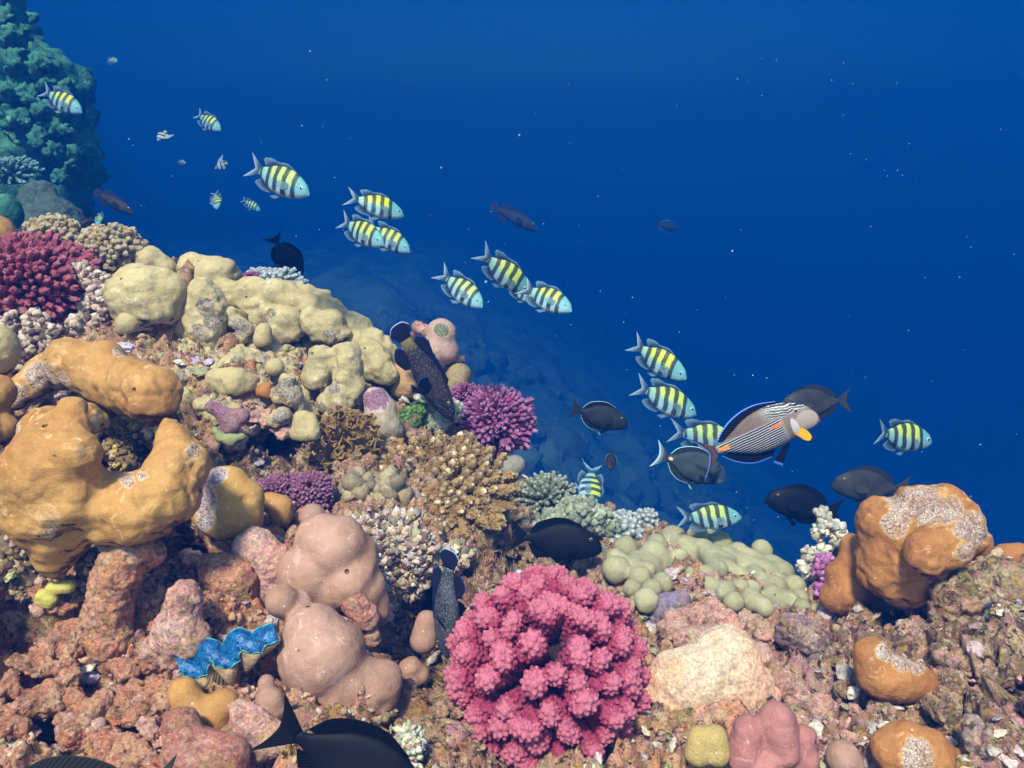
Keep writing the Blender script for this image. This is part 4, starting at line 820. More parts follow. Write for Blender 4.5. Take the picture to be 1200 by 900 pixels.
# giant clam: ribbed shell and a blue frilled mantle
def clam():
    d = 1.09; px = d / FPX
    root = empty('giant_clam', U(268, 815, d), 'giant clam with a vivid blue wavy mantle and ribbed shell', 'clam')
    O = np.array(root.location); n = 150
    s = np.linspace(0, 1, n); cx = 212 + 112 * s; cyy = 783 - 42 * s
    ph = s * 2 * math.pi * 3.1 + 1.9; amp = 10.5 * np.sin(np.pi * np.clip(s * 1.15 + .04, 0, 1)) ** .5
    ux, uy = 42 / 120, 112 / 120
    wx = cx - amp * np.sin(ph) * ux * 1.0; wy = cyy - amp * np.sin(ph) * uy
    t = MT('blue_mantle', .35, .4); q = t.attr('t')
    bl = t.mix(t.ramp(t.noise(110, 5, .7), [(.35, 0.), (.65, 1.)]), (.002, .03, .11), (.004, .10, .27))
    dots = t.ramp(t.voro(330), [(.12, 1.), (.3, 0.)]); bl = t.mix(dots, bl, (.006, .02, .09)); sq = t.noise(75, 3, .6, dist=2.); bl = t.mix(t.ramp(sq, [(.44, 0.), (.48, .8), (.52, 0.)]), bl, (.01, .19, .34)); bl = t.mix(t.ramp(sq, [(.56, 0.), (.6, .8)]), bl, (.004, .02, .08))
    mm = t.done(t.mix(t.ramp(q, [(.86, 0.), (.93, 1.)]), bl, (.07, .28, .27)), t.bump(t.noise(120, 5), .004, .8))
    W = 10.0; m = 18; V = []; T = []
    tx_, ty_ = np.gradient(wx), np.gradient(wy); tl = np.hypot(tx_, ty_); nx_, ny_ = -ty_ / tl, tx_ / tl
    ker = np.ones(9) / 9; nx_ = np.convolve(np.pad(nx_, 4, 'edge'), ker, 'valid'); ny_ = np.convolve(np.pad(ny_, 4, 'edge'), ker, 'valid')
    for j in range(m + 1):
        v = j / m * 2 - 1
        for i in range(n):
            off = v * W * (1 + .08 * math.sin(i * .55) * abs(v) ** 3)
            rise = (1 - v * v) * 6 + 2.2 * abs(v) ** 4 * math.sin(i * .9)
            V.append(U(wx[i] + nx_[i] * off, wy[i] + ny_[i] * off, d - off * .7 * px - rise * px)); T.append(abs(v))
    V = np.array(V); ii = np.arange((m + 1) * n).reshape(m + 1, n)
    F = np.stack([ii[:-1, :-1], ii[:-1, 1:], ii[1:, 1:], ii[1:, :-1]], -1).reshape(-1, 4)
    nn = vert_normals(V, [F]); k = len(V); rimi = np.concatenate([ii[0], ii[1:, -1], ii[-1, ::-1][1:], ii[::-1, 0][1:]])
    V2 = np.concatenate([V, V - nn * .0045]); rim = np.stack([rimi[:-1], rimi[1:], rimi[1:] + k, rimi[:-1] + k], -1)
    mesh_thing('mantle', V2 - O, [F, F[:, ::-1] + k, rim], mm, parent=root, attrs={'t': np.concatenate([T, T])})
    st = MT('ribbed_clam_shell', .8, .2)
    sb = st.mix(st.ramp(st.attr('t'), [(.3, 0.), (.6, 1.)]), (.10, .06, .03), (.38, .25, .13)); sb = st.mix(.6, sb, st.ramp(st.noise(70, 5, .7), [(.35, .35), (.65, 1.1)]), 'MULTIPLY')
    sm = st.done(sb, st.bump(st.noise(160, 4), .002))
    for side in (0, 1):
        V = []; T = []; m = 60
        for j in range(m + 1):
            v = j / m
            for i in range(n):
                # from the wavy lip down to the hinge, with stepped growth scales
                sc_ = (v * 9) % 1
                if side == 0: x = wx[i] + (282 - wx[i]) * v ** 1.6 * .55; y = wy[i] + 10 + 24 * v - 14 * v * abs(s[i] - .5); dep = d - (6 + 16 * math.sin(v * 2.6) * (.75 + .35 * math.sin(ph[i] + 3.14)) + 4.0 * sc_) * px * .8 + v * .03
                else: x = wx[i] + (282 - wx[i]) * v ** 1.6 * .5; y = wy[i] - 8 + 30 * v; dep = d + (10 + 20 * math.sin(v * 2.6) + 3 * sc_) * px
                V.append(U(x, y, dep)); T.append(sc_)
        V = np.array(V); ii = np.arange((m + 1) * n).reshape(m + 1, n)
        F = np.stack([ii[:-1, :-1], ii[:-1, 1:], ii[1:, 1:], ii[1:, :-1]], -1).reshape(-1, 4)
        nn = vert_normals(V, [F]); k = len(V); rimi = np.concatenate([ii[0], ii[1:, -1], ii[-1, ::-1][1:], ii[::-1, 0][1:]])
        V2 = np.concatenate([V, V + nn * .004 * (1 if side else -1)])
        mesh_thing('shell', V2 - O, [F, F[:, ::-1] + k, np.stack([rimi[:-1], rimi[1:], rimi[1:] + k, rimi[:-1] + k], -1)], sm, parent=root, attrs={'t': np.concatenate([T, T])})
clam()

# loose rubble and small growths all over the slope
def rubble():
    rng = np.random.default_rng(77); n = 5000
    nr, nc = REEF_NV, REEF_V.shape[1]
    ir = rng.integers(10, nr - 2, n); ic = rng.integers(60, nc - 60, n)
    p = REEF_V[ir, ic]; nn = REEF_N[ir, ic]; px = REEF_PX[ir, ic]; py = REEF_PY[ir, ic]
    dep = p @ CF; keep = (np.hypot((px - 840) / 95, (py - 810) / 80) > 1) & (vnoise(p * 5, 71) > -.25)
    p, nn, dep, px, py = p[keep], nn[keep], dep[keep], px[keep], py[keep]; n = len(p)
    pal = np.array([(.60, .46, .40), (.66, .58, .50), (.46, .22, .18), (.34, .28, .12), (.10, .06, .06), (.52, .30, .26), (.30, .24, .34), (.24, .26, .12), (.5, .36, .16)])
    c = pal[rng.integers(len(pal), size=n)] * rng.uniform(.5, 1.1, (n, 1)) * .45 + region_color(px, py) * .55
    r = dep / FPX * (1.2 + 5.2 * rng.random(n) ** 2.6)
    sc_ = r[:, None] * rng.uniform(.6, 1.5, (n, 3)); sc_[rng.random(n) < .2, 2] *= 2.2
    V, F = ICO2; rot = rand_rot(n, rng); Wl = []; Fl = []; order = []
    for q in range(10):
        s_ = np.arange(q, n, 10); Vn = V * (1 + .95 * fbm(V * 1.8 + 5 * q, 3, q, .75))[:, None]
        a_, b_ = scatter((Vn, F), (p + nn * (r * .15)[:, None])[s_], rot[s_], sc_[s_]); Fl.append(b_ + sum(len(w) for w in Wl)); Wl.append(a_); order.append(s_)
    W = np.concatenate(Wl); FF = np.concatenate(Fl); c = c[np.concatenate(order)]
    mesh_thing('coral_rubble', W, [FF], attr_mat('rubble_pigment', .7), 'loose coral rubble and small crusts littering the rock between the corals', 'rubble', kind='stuff', attrs={'col': np.repeat(c, len(V), 0)})
rubble()
def turf():
    rng = np.random.default_rng(88); nr, nc = REEF_NV, REEF_V.shape[1]; n = 52000
    ir = rng.integers(10, nr - 2, n); ic = rng.integers(60, nc - 60, n); p = REEF_V[ir, ic]; px = REEF_PX[ir, ic]; py = REEF_PY[ir, ic]
    keep = (vnoise(p * 16, 5) + .6 * vnoise(p * 40, 6) > .12) & (np.hypot((px - 840) / 95, (py - 810) / 70) > 1)
    p, px, py, nn = p[keep], px[keep], py[keep], REEF_N[ir, ic][keep]; n = len(p)
    pal = np.array([(.26, .20, .05), (.15, .09, .04), (.40, .30, .12), (.36, .17, .12), (.10, .06, .05), (.52, .42, .28), (.22, .25, .08), (.42, .24, .26)])
    idx = (np.clip(vnoise(p * 9, 7) * .5 + .5, 0, .999) * len(pal) + rng.integers(0, 3, n)).astype(int) % len(pal)
    c = pal[idx] * rng.uniform(.5, 1.3, (n, 1))
    dep = p @ CF; L_ = dep / FPX * rng.uniform(2.0, 6.5, n); w = dep / FPX * rng.uniform(.4, 1.1, n)
    V = np.array([(1, 0, 0), (-.5, .87, 0), (-.5, -.87, 0), (.25, .1, 1)]); F = np.array([(0, 1, 3), (1, 2, 3), (2, 0, 3)])
    dr = nn + rng.normal(size=(n, 3)) * .55; rot = np.stack([frame(v, a) for v, a in zip(dr, rng.uniform(0, 6.28, n))])
    W, FF = scatter((V, F), p - nn * .002, rot, np.stack([w, w, L_], -1))
    mesh_thing('algae_turf', W, [FF], attr_mat('turf_pigment', .3), 'fuzzy olive and maroon algae turf growing over the rock', 'seaweed', kind='stuff', attrs={'col': np.repeat(c, 4, 0)}, smooth=False)
    m = 2600; ir = rng.integers(10, nr - 4, m); ic = rng.integers(60, nc - 60, m); p = REEF_V[ir, ic]; px = REEF_PX[ir, ic]; py = REEF_PY[ir, ic]
    keep = (np.hypot((px - 840) / 90, (py - 810) / 65) > 1) & (vnoise(p * 6, 15) > -.2); p, px, py, nn = p[keep], px[keep], py[keep], REEF_N[ir, ic][keep]; m = len(p)
    pal = np.array([(.74, .50, .46), (.70, .58, .44), (.60, .34, .30), (.50, .40, .48), (.56, .40, .20), (.40, .36, .18), (.60, .50, .42)])
    c = pal[rng.integers(len(pal), size=m)] * rng.uniform(.6, 1.1, (m, 1)); r = p @ CF / FPX * (3 + 11 * rng.random(m) ** 2)
    rot = np.stack([frame(a + rng.normal(size=3) * .35, s) for a, s in zip(nn, rng.uniform(0, 6.28, m))])
    V, F = ICO3; Wl = []; Fl = []; od = []
    for q in range(12):
        s_ = np.arange(q, m, 12); Vn = V * (1 + .7 * fbm(V * 1.6 + 5 * q, 4, q, .7))[:, None]
        a_, b_ = scatter((Vn, F), (p + nn * .002)[s_], rot[s_], (r[:, None] * (1, rng.uniform(.6, 1), rng.uniform(.16, .35)))[s_]); Fl.append(b_ + sum(len(w_) for w_ in Wl)); Wl.append(a_); od.append(s_)
    mesh_thing('crusts', np.concatenate(Wl), [np.concatenate(Fl)], attr_mat('crust_pigment', .75, polyp=150, pb=.003), 'thin pink, cream and ochre crusts plating the reef rock', 'coralline crust', kind='stuff', attrs={'col': np.repeat(c[np.concatenate(od)], len(V), 0)})
turf()

# ---- small knobs filling the rock between the big corals
def filler():
    rng = np.random.default_rng(12)
    zones = [(205, 385, 310, 475, 34, 11, 23, M_olive_patch, 'small olive and white crusted knob on the rock below the skyline ridge', 'crusted knobs below the ridge', 'coral'),
             (300, 385, 440, 490, 24, 9, 17, M_olive_patch, 'small olive and white crusted knob on the rock below the skyline ridge', 'crusted knobs below the ridge', 'coral'),
             (240, 470, 345, 520, 10, 6, 12, M_pinkrock, 'pinkish crusted lump on the rock around the dark cave', 'pinkish lumps around the cave', 'rock'),
             (0, 690, 190, 890, 20, 12, 26, M_salmon, 'rough salmon crusted lump of the lower left slope', 'salmon lumps of the lower left slope', 'rock'),
             (10, 640, 260, 860, 12, 9, 20, M_pinkrock, 'pale pink crusted lump of the lower left slope', 'pale pink lumps of the lower left slope', 'rock'),
             (880, 720, 1200, 890, 20, 9, 20, M_greyrock, 'rough ochre grey lump of the lower right slope', 'ochre grey lumps of the lower right slope', 'rock'),
             (890, 770, 1010, 880, 9, 8, 16, M_pinkrock, 'pale pink crusted lump beside the cream shelf', 'pale pink lumps beside the cream shelf', 'rock'),
             (480, 820, 560, 895, 8, 8, 15, M_greyrock, 'rough crusted lump left of the foot of the rose pink coral', 'lumps left of the rose pink coral', 'rock'),
             (610, 640, 700, 690, 6, 7, 14, M_greyrock, 'rough crusted lump behind the rose pink coral', 'lumps behind the rose pink coral', 'rock')]
    for x0, y0, x1, y1, n, r0, r1, mat, lab, grp, cat in zones:
        for _ in range(n):
            x, y, r = rng.uniform(x0, x1), rng.uniform(y0, y1), rng.uniform(r0, r1)
            ch = [[(x + rng.normal() * r * .6, y + rng.normal() * r * .45, r * rng.uniform(.4, .7)), (x + rng.normal() * r * .6, y + rng.normal() * r * .45, r * rng.uniform(.3, .6))] for _ in range(3)]
            blob('crusted_coral' if cat == 'coral' else 'crusted_rock', lab, cat, mat, ch, k=5, vox=1.9, lift=.1, lump=2.6, lf=.1, micro=2.4, group=grp, mask=[(x + rng.normal() * r * .4, y - r * .2, r * rng.uniform(.5, 1.1))])
filler()

# ---- the far reef wall at the upper left
def far_wall():
    d = 4.9
    ch = [[(-170, -60, 90), (-80, 20, 66), (-36, 90, 66), (-24, 160, 80), (-30, 250, 100), (0, 330, 90)], [(-6, 110, 42), (16, 170, 40), (0, 240, 50)], [(46, 160, 22), (46, 215, 26)]]
    segs = prims(ch, d=d + .5, lift=.2); V, F = surface_nets(segs, .3, .045)
    n = vert_normals(V, [F])
    V = V + n * (.20 * fbm(V * 2.2, 3, 5) + .16 * billow(V * 4.5, 3, 6) + .12 * (.5 - worley(V * 8, 7)) + .05 * fbm(V * 22, 3, 8, .7))[:, None]
    mesh_thing('reef_wall', V, [F], M_reef_blue, kind='structure', label='steep coral covered reef wall in the upper left distance')
    rng = np.random.default_rng(3)
    cells = [(20, 40, 20), (45, 75, 16), (15, 78, 15), (60, 78, 12), (55, 100, 14), (30, 110, 18), (72, 108, 11), (76, 130, 9), (55, 128, 16), (20, 140, 20), (68, 150, 13), (82, 156, 8), (45, 160, 15), (86, 178, 9), (62, 178, 14), (80, 197, 10), (5, 108, 16), (8, 20, 15), (72, 208, 12), (40, 20, 8), (80, 98, 7)]
    kinds = ['round', 'lumpy', 'bushy']
    words = ['bright teal', 'dim green', 'pale blue green']
    place = ['at the top of the far wall', 'below the top of the far wall', 'on the far wall left of the upper striped fish', 'on the outer edge of the far wall', 'on the far wall beside the upper striped fish', 'at mid height of the far wall', 'low on the far wall', 'just above the far table coral']
    for i, (x, y, r) in enumerate(cells):
        ch = [[(x + rng.uniform(-r, r) * .6, y + rng.uniform(-r, r) * .5, r * rng.uniform(.2, .5), rng.uniform(-.08, .05))] for _ in range(9)] + [[(x, y, r * .62)]]
        blob('coral', '%s %s coral head on the distant wall' % (words[i % 3], kinds[(i // 3) % 3]), 'coral', M_reef_blue, ch, k=3, vox=1.9, d=4.8, lump=3.2, lf=.16, micro=4.5, lift=.1, group='coral heads on the distant reef wall')
far_wall()
acro('table_coral', 'teal table coral with bristly tips on the distant wall at the left edge', 14, 206, 34, 4.2, tm, MT_, 98, 18, CU * .7 - CF * .6, (1.1, 1, .6), R(85), .4)
blob('boulder', 'dark overhanging boulder below the distant teal table coral', 'rock', coral_mat('dark_green_boulder', (.10, .13, .09), (.05, .07, .05), None, 6, 60, .003, mottle=.6), [[(45, 235, 22), (60, 262, 30)], [(75, 268, 26), (30, 270, 30)]], k=16, d=4.1, lump=3, micro=2)  # dark grey green base tones, mottled
blob('dome_coral', 'grey green dome coral below the distant table coral at the left edge', 'coral', M_reef_blue, [[(6, 245, 18), (-4, 258, 20)], [(16, 255, 10)]], k=8, d=3.4, lump=1.5)
# ------------------------------------------------------------------ fish
def smooth_curve(xs, ys, x):
    """cubic through the points"""
    xs = np.asarray(xs, float); ys = np.asarray(ys, float); m = np.gradient(ys, xs)
    i = np.clip(np.searchsorted(xs, x) - 1, 0, len(xs) - 2); h = xs[i + 1] - xs[i]; t = (x - xs[i]) / h
    return (2 * t ** 3 - 3 * t ** 2 + 1) * ys[i] + (t ** 3 - 2 * t ** 2 + t) * h * m[i] + (-2 * t ** 3 + 3 * t ** 2) * ys[i + 1] + (t ** 3 - t ** 2) * h * m[i + 1]
def fish_body(xs, top, bot, wid, bend, mat):
    """xs from the nose back to the tail root, unit length fish"""
    x = np.concatenate([xs[0] - (xs[0] - xs[1]) * np.linspace(0, 1, 9)[:-1] ** 1.6 * 1.0, np.linspace(xs[1], xs[-1], 40)])
    X = -x; XS = -np.asarray(xs)
    tp, bt, wd = (smooth_curve(XS, q, X) for q in (top, bot, wid)); n = 28; V = []
    for k in range(len(x)):
        c = (tp[k] + bt[k]) / 2; h = max((tp[k] - bt[k]) / 2, .002); w = max(wd[k], .0015)
        for j in range(n):
            a = 6.2832 * j / n; s, co = math.sin(a), math.cos(a)
            V.append((x[k], w * math.copysign(abs(co) ** .9, co) * (1 - .18 * s), c + h * math.copysign(abs(s) ** .95, s)))
    V = np.array(V); i = np.arange(len(x) * n).reshape(len(x), n)
    F = np.stack([i[:-1], np.roll(i[:-1], -1, 1), np.roll(i[1:], -1, 1), i[1:]], -1).reshape(-1, 4)
    V = np.concatenate([V, V[:n].mean(0)[None], V[-n:].mean(0)[None]]); a, b = len(V) - 2, len(V) - 1
    T = [np.array([(i[0, (j + 1) % n], i[0, j], a) for j in range(n)]), np.array([(i[-1, j], i[-1, (j + 1) % n], b) for j in range(n)])]
    rest = V.copy()
    return new_mesh('body', bend(V), [F] + T, [mat], True, {'rest': rest})
def fin_mesh(name, base, tip, mat, bend, th=.004, nu=26, nv=7, plane=None, scallop=0.):
    """a fin between a base line and a tip line (lists of (x, z)); plane maps (x, z) -> 3d"""
    base = np.asarray(base, float); tip = np.asarray(tip, float); s = np.linspace(0, 1, nu)
    def line(p):
        q = np.concatenate([[0], np.cumsum(np.hypot(*np.diff(p, axis=0).T))]); q /= max(q[-1], 1e-9)
        q = q + np.arange(len(q)) * 1e-9
        return np.stack([smooth_curve(q, p[:, 0], s), smooth_curve(q, p[:, 1], s)], -1) if len(p) > 2 else p[0] + (p[1] - p[0]) * s[:, None]
    B, T = line(base), line(tip); T = T + (B - T) * (scallop * (.5 - .5 * np.cos(s * 6.2832 * 9)))[:, None]
    P = []; R_ = []
    for j in range(nv + 1):
        v = j / nv; q = B + (T - B) * v
        P.append(np.stack([q[:, 0], th * (1 - .8 * v) * (.35 + .65 * np.ones(nu)) + .002 * np.sin(s * 60) * (1 - v), q[:, 1]], -1)); R_.append(np.stack([s, np.full(nu, v), 0 * s], -1))
    P = np.concatenate(P); P2 = P * (1, -1, 1); k = len(P); i = np.arange(k).reshape(nv + 1, nu)
    F = np.stack([i[:-1, :-1], i[:-1, 1:], i[1:, 1:], i[1:, :-1]], -1).reshape(-1, 4)
    r = np.concatenate([i[0], i[1:, -1], i[-1, ::-1][1:], i[::-1, 0][1:]])
    V = np.concatenate([P, P2]); rest = V.copy()
    if plane is not None: V = plane(V)
    return new_mesh(name, bend(V), [F[:, ::-1], F + k, np.stack([r[:-1], r[1:], r[1:] + k, r[:-1] + k], -1)], [mat], True, {'rest': rest, 'finuv': np.concatenate(R_ * 2)})
def eye_meshes(x, z, w, r, bend, iris, pupil=(.004, .004, .005)):
    V, F = ICO2; out = []
    t = MT('fish_eye', .15, .6); a = N(t.nt, 'ShaderNodeSeparateXYZ'); at = N(t.nt, 'ShaderNodeAttribute', attribute_name='rest'); t.l(at.outputs['Vector'], a.inputs[0])
    rr = t.math('POWER', t.math('ADD', t.math('POWER', a.outputs[0], 2.), t.math('POWER', a.outputs[2], 2.)), .5)
    m = t.done(t.ramp(rr, [(0., pupil), (.55, pupil), (.6, iris)], 'CONSTANT'))
    for s in (-1, 1):
        P = V * (r, r * .5, r) + (x, s * w, z); out.append(new_mesh('eye', bend(P), [F], [m], True, {'rest': V}))
    return out
def side_fin(root_, rot, s):
    """places a fin drawn in (x, z) at a point of the flank: rot = (swing out, droop)"""
    M = Matrix.Rotation(s * rot[0], 3, 'Z') @ Matrix.Rotation(s * rot[1], 3, 'X'); M = np.array(M)
    def f(V): return V @ M.T + np.array((root_[0], s * root_[1], root_[2]))
    return f
def rest_xz(t):
    a = N(t.nt, 'ShaderNodeSeparateXYZ'); at = N(t.nt, 'ShaderNodeAttribute', attribute_name='rest'); t.l(at.outputs['Vector'], a.inputs[0])
    return a.outputs[0], a.outputs[1], a.outputs[2], at.outputs['Vector']
def scales(t, co, s, d=.004):
    return t.bump(t.voro(s, co=co), d, .2)
def fin_mat(name, c, edge=None, e0=.85, rays=60, rough=.65, tipc=None, alpha=0.):
    t = MT(name, rough, .05); a = N(t.nt, 'ShaderNodeSeparateXYZ'); at = N(t.nt, 'ShaderNodeAttribute', attribute_name='finuv'); t.l(at.outputs['Vector'], a.inputs[0])
    ray = t.math('SINE', t.math('MULTIPLY', a.outputs[0], float(rays) * 2.5))
    col = t.mix(t.ramp(ray, [(.2, 0.), (.9, .35)]), c, tuple(x * .55 for x in c))
    if tipc: col = t.mix(t.ramp(a.outputs[1], [(.3, 0.), (.95, 1.)]), col, tipc)
    if edge: col = t.mix(t.ramp(a.outputs[1], [(e0 - .02, 0.), (e0 + .02, 1.)]), col, edge)
    m = t.done(col, t.bump(ray, .0012, .5))
    if alpha:                                   # thin, see-through membrane
        tr = t.nt.nodes.new('ShaderNodeBsdfTransparent'); mx = t.nt.nodes.new('ShaderNodeMixShader'); mx.inputs[0].default_value = alpha
        out = t.nt.nodes['Material Output']; t.l(t.b.outputs[0], mx.inputs[1]); t.l(tr.outputs[0], mx.inputs[2]); t.l(mx.outputs[0], out.inputs['Surface'])
    return m
NOB = lambda V: V
def curl(c):
    """swimming curve of the body to one side"""
    def f(V):
        V = np.array(V, float); V[:, 1] += c * (np.clip(.25 - V[:, 0], 0, 2) ** 2) - c * .25 * np.clip(V[:, 0] - .25, 0, 1) ** 2; return V
    return f

def fish_species(kind, c=0.):
    """list of (part name, mesh) in a fish of unit length pointing along +x"""
    b = curl(c) if c else NOB
    if kind in ('sergeant', 'sergeant_pale'):
        t = MT('striped_fish_skin', .5, .25); x, y, z, v = rest_xz(t); rnd = N(t.nt, 'ShaderNodeObjectInfo').outputs['Random']
        xs = t.math('ADD', t.math('ADD', x, t.math('MULTIPLY', z, .22)), t.math('ADD', t.math('MULTIPLY', t.math('SUBTRACT', t.noise(9, 3, co=v), .5), .05), t.math('MULTIPLY', t.math('SUBTRACT', rnd, .5), .05)))
        u = t.math('ADD', xs, .5)
        pts = [(0., 0.)]
        for lo_, hi_ in ((.205, .238), (.315, .375), (.445, .510), (.585, .650), (.730, .788)): pts += [(lo_ - .008, 0.), (lo_ + .006, 1.), (hi_ - .006, 1.), (hi_ + .008, 0.)]
        bars = t.ramp(u, pts)
        body = t.ramp(t.math('ADD', z, .5), [(.32, (.30, .40, .44)), (.48, (.13, .30, .34)), (.62, (.10, .30, .27))])
        yel = t.math('MULTIPLY', t.ramp(t.math('ADD', z, .5), [(.44, 0.), (.54, 1.)]), t.ramp(u, [(.26, .3), (.37, .8), (.45, 1.), (.74, 1.), (.77, 0.)]))
        yel = t.math('MULTIPLY', yel, t.math('MULTIPLY_ADD', rnd, .45, .6))
        body = t.mix(yel, body, (.50, .54, .015))
        lowfade = t.ramp(t.math('ADD', z, .5), [(.30, 0.), (.36, .9)])
        col = t.mix(t.math('MULTIPLY', bars, lowfade), body, (.003, .005, .014))
        col = t.mix(.3, col, t.ramp(t.voro(46, co=v), [(.1, 1.1), (.6, .7)]), 'MULTIPLY')
        skin = t.done(col, scales(t, v, 46))
        fm = fin_mat('dark_blue_fin', (.025, .05, .10), None, tipc=(.14, .24, .32), alpha=.35); tm_ = fin_mat('forked_tail', (.05, .09, .14), None, tipc=(.30, .42, .50), alpha=.3); pm = fin_mat('clear_fin', (.22, .34, .38), alpha=.62)
        P = [('body', fish_body([.5, .44, .36, .24, .08, -.08, -.2, -.29], [.0, .075, .125, .172, .188, .155, .09, .05], [-.02, -.075, -.115, -.16, -.185, -.155, -.09, -.05], [.004, .042, .06, .076, .08, .058, .032, .016], b, skin)),
             ('tail_fin', fin_mesh('tail_fin', [(-.275, .05), (-.295, 0), (-.275, -.05)], [(-.50, .17), (-.40, .04), (-.37, 0), (-.40, -.04), (-.50, -.17)], tm_, b)),
             ('dorsal_fin', fin_mesh('dorsal_fin', [(.22, .165), (.08, .18), (-.08, .15), (-.21, .08)], [(.17, .20), (.05, .235), (-.10, .205), (-.20, .215), (-.31, .165), (-.25, .10)], fm, b, scallop=.1)),
             ('anal_fin', fin_mesh('anal_fin', [(.0, -.165), (-.1, -.145), (-.21, -.08)], [(-.06, -.215), (-.19, -.215), (-.30, -.15), (-.25, -.10)], fm, b)),
             ('pelvic_fin', fin_mesh('pelvic_fin', [(.16, -.165), (.09, -.175)], [(.05, -.26), (-.03, -.245)], pm, b))]
        for s in (-1, 1): P.append(('pectoral_fin', fin_mesh('pectoral_fin', [(0, .03), (0, -.03)], [(-.11, .03), (-.15, 0), (-.15, -.05), (-.10, -.08), (-.04, -.07)], pm, b, plane=side_fin((.22, .078, -.02), (-.5, .3), s))))
        return P + [('eye', m) for m in eye_meshes(.385, .03, .052, .025, b, (.35, .45, .42))]
    if kind == 'sohal':
        t = MT('lined_fish_skin', .4, .4); x, y, z, v = rest_xz(t)
        base = t.mix(t.ramp(t.noise(5, 4, co=v), [(.35, 0.), (.65, 1.)]), (.14, .085, .058), (.20, .125, .085))
        # dark lines along the flank, finer wavy ones on the nape
        fl = t.math('SINE', t.math('MULTIPLY', t.math('ADD', t.math('ADD', z, t.math('MULTIPLY', x, -.10)), t.math('MULTIPLY', t.math('SUBTRACT', t.noise(6, 2, co=v), .5), .02)), 340.))
        fz = t.math('MULTIPLY', t.ramp(t.math('ADD', t.math('ADD', z, t.math('MULTIPLY', x, -.05)), .5), [(.36, 0.), (.375, 1.), (.555, 1.), (.57, 0.)]), t.ramp(t.math('ADD', x, .5), [(.16, 0.), (.20, 1.), (.70, 1.), (.74, 0.)]))
        nap = t.math('SINE', t.math('MULTIPLY', t.math('ADD', t.math('ADD', z, t.math('MULTIPLY', x, .25)), t.math('MULTIPLY', t.math('SUBTRACT', t.noise(16, 3, co=v), .5), .05)), 300.))
        nz = t.math('MULTIPLY', t.ramp(t.math('ADD', t.math('ADD', z, t.math('MULTIPLY', x, .1)), .5), [(.585, 0.), (.61, 1.)]), t.ramp(t.math('ADD', x, .5), [(.58, 0.), (.68, 1.)]))
        col = t.mix(t.math('MULTIPLY', fz, .9), base, (.60, .55, .48))
        col = t.mix(t.math('MULTIPLY', fz, t.ramp(fl, [(.42, 1.), (.58, 0.)])), col, (.012, .012, .03))
        col = t.mix(t.math('MULTIPLY', nz, .8), col, (.50, .44, .36)); col = t.mix(t.math('MULTIPLY', nz, t.ramp(nap, [(.40, 1.), (.60, 0.)])), col, (.015, .015, .03))
        def spot(cx_, cz_, rx, rz):
            q = t.math('ADD', t.math('POWER', t.math('DIVIDE', t.math('SUBTRACT', x, cx_), rx), 2.), t.math('POWER', t.math('DIVIDE', t.math('SUBTRACT', z, cz_), rz), 2.))
            return t.ramp(q, [(.75, 1.), (1., 0.)])
        col = t.mix(t.math('MULTIPLY', spot(.40, -.035, .10, .085), .9), col, (.36, .26, .20))
        col = t.mix(spot(.17, .025, .06, .016), col, (.62, .17, .03)); col = t.mix(spot(-.27, .0, .05, .02), col, (.90, .25, .02))
        col = t.mix(t.math('MULTIPLY', spot(.30, -.06, .03, .10), .7), col, (.62, .56, .52))
        skin = t.done(col, scales(t, v, 90, .002))
        blk = fin_mat('black_blue_edged_fin', (.006, .006, .010), (.12, .26, .9), .86); tl = fin_mat('sickle_tail', (.14, .07, .045), (.14, .28, .9), .84, tipc=(.03, .02, .03)); yl = fin_mat('yellow_fin', (.72, .34, .01), (.02, .02, .03), .84, rays=30)
        P = [('body', fish_body([.5, .455, .38, .26, .10, -.06, -.2, -.30, -.345], [-.03, .055, .118, .172, .188, .152, .08, .036, .034], [-.10, -.12, -.13, -.148, -.168, -.145, -.08, -.036, -.034], [.012, .04, .058, .07, .07, .055, .034, .02, .016], b, skin)),
             ('tail_fin', fin_mesh('tail_fin', [(-.335, .036), (-.35, 0), (-.335, -.036)], [(-.54, .21), (-.45, .10), (-.405, 0), (-.45, -.10), (-.54, -.21)], tl, b, nu=40)),
             ('dorsal_fin', fin_mesh('dorsal_fin', [(.30, .152), (.1, .18), (-.06, .147), (-.25, .05)], [(.24, .198), (.08, .238), (-.1, .212), (-.24, .135), (-.32, .06)], blk, b, nu=40)),
             ('anal_fin', fin_mesh('anal_fin', [(.10, -.158), (-.06, -.14), (-.25, -.05)], [(.04, -.225), (-.12, -.215), (-.25, -.14), (-.32, -.06)], blk, b, nu=40)),
             ('pelvic_fin', fin_mesh('pelvic_fin', [(.22, -.165), (.15, -.18)], [(.08, -.33), (.03, -.27)], blk, b))]
        for s in (-1, 1): P.append(('pectoral_fin', fin_mesh('pectoral_fin', [(0, .035), (0, -.035)], [(-.09, .03), (-.13, .008), (-.13, -.018), (-.08, -.045), (-.03, -.042)], yl, b, plane=side_fin((.27, .068, -.06), (-.95, .5), s) if s > 0 else (lambda V: (V @ np.array(Matrix.Rotation(R(-118), 3, 'Y')).T @ np.array(Matrix.Rotation(R(-20), 3, 'X')).T) + np.array((.31, -.064, -.085))))))
        return P + [('eye', m) for m in eye_meshes(.355, .075, .05, .019, b, (.6, .5, .3))]
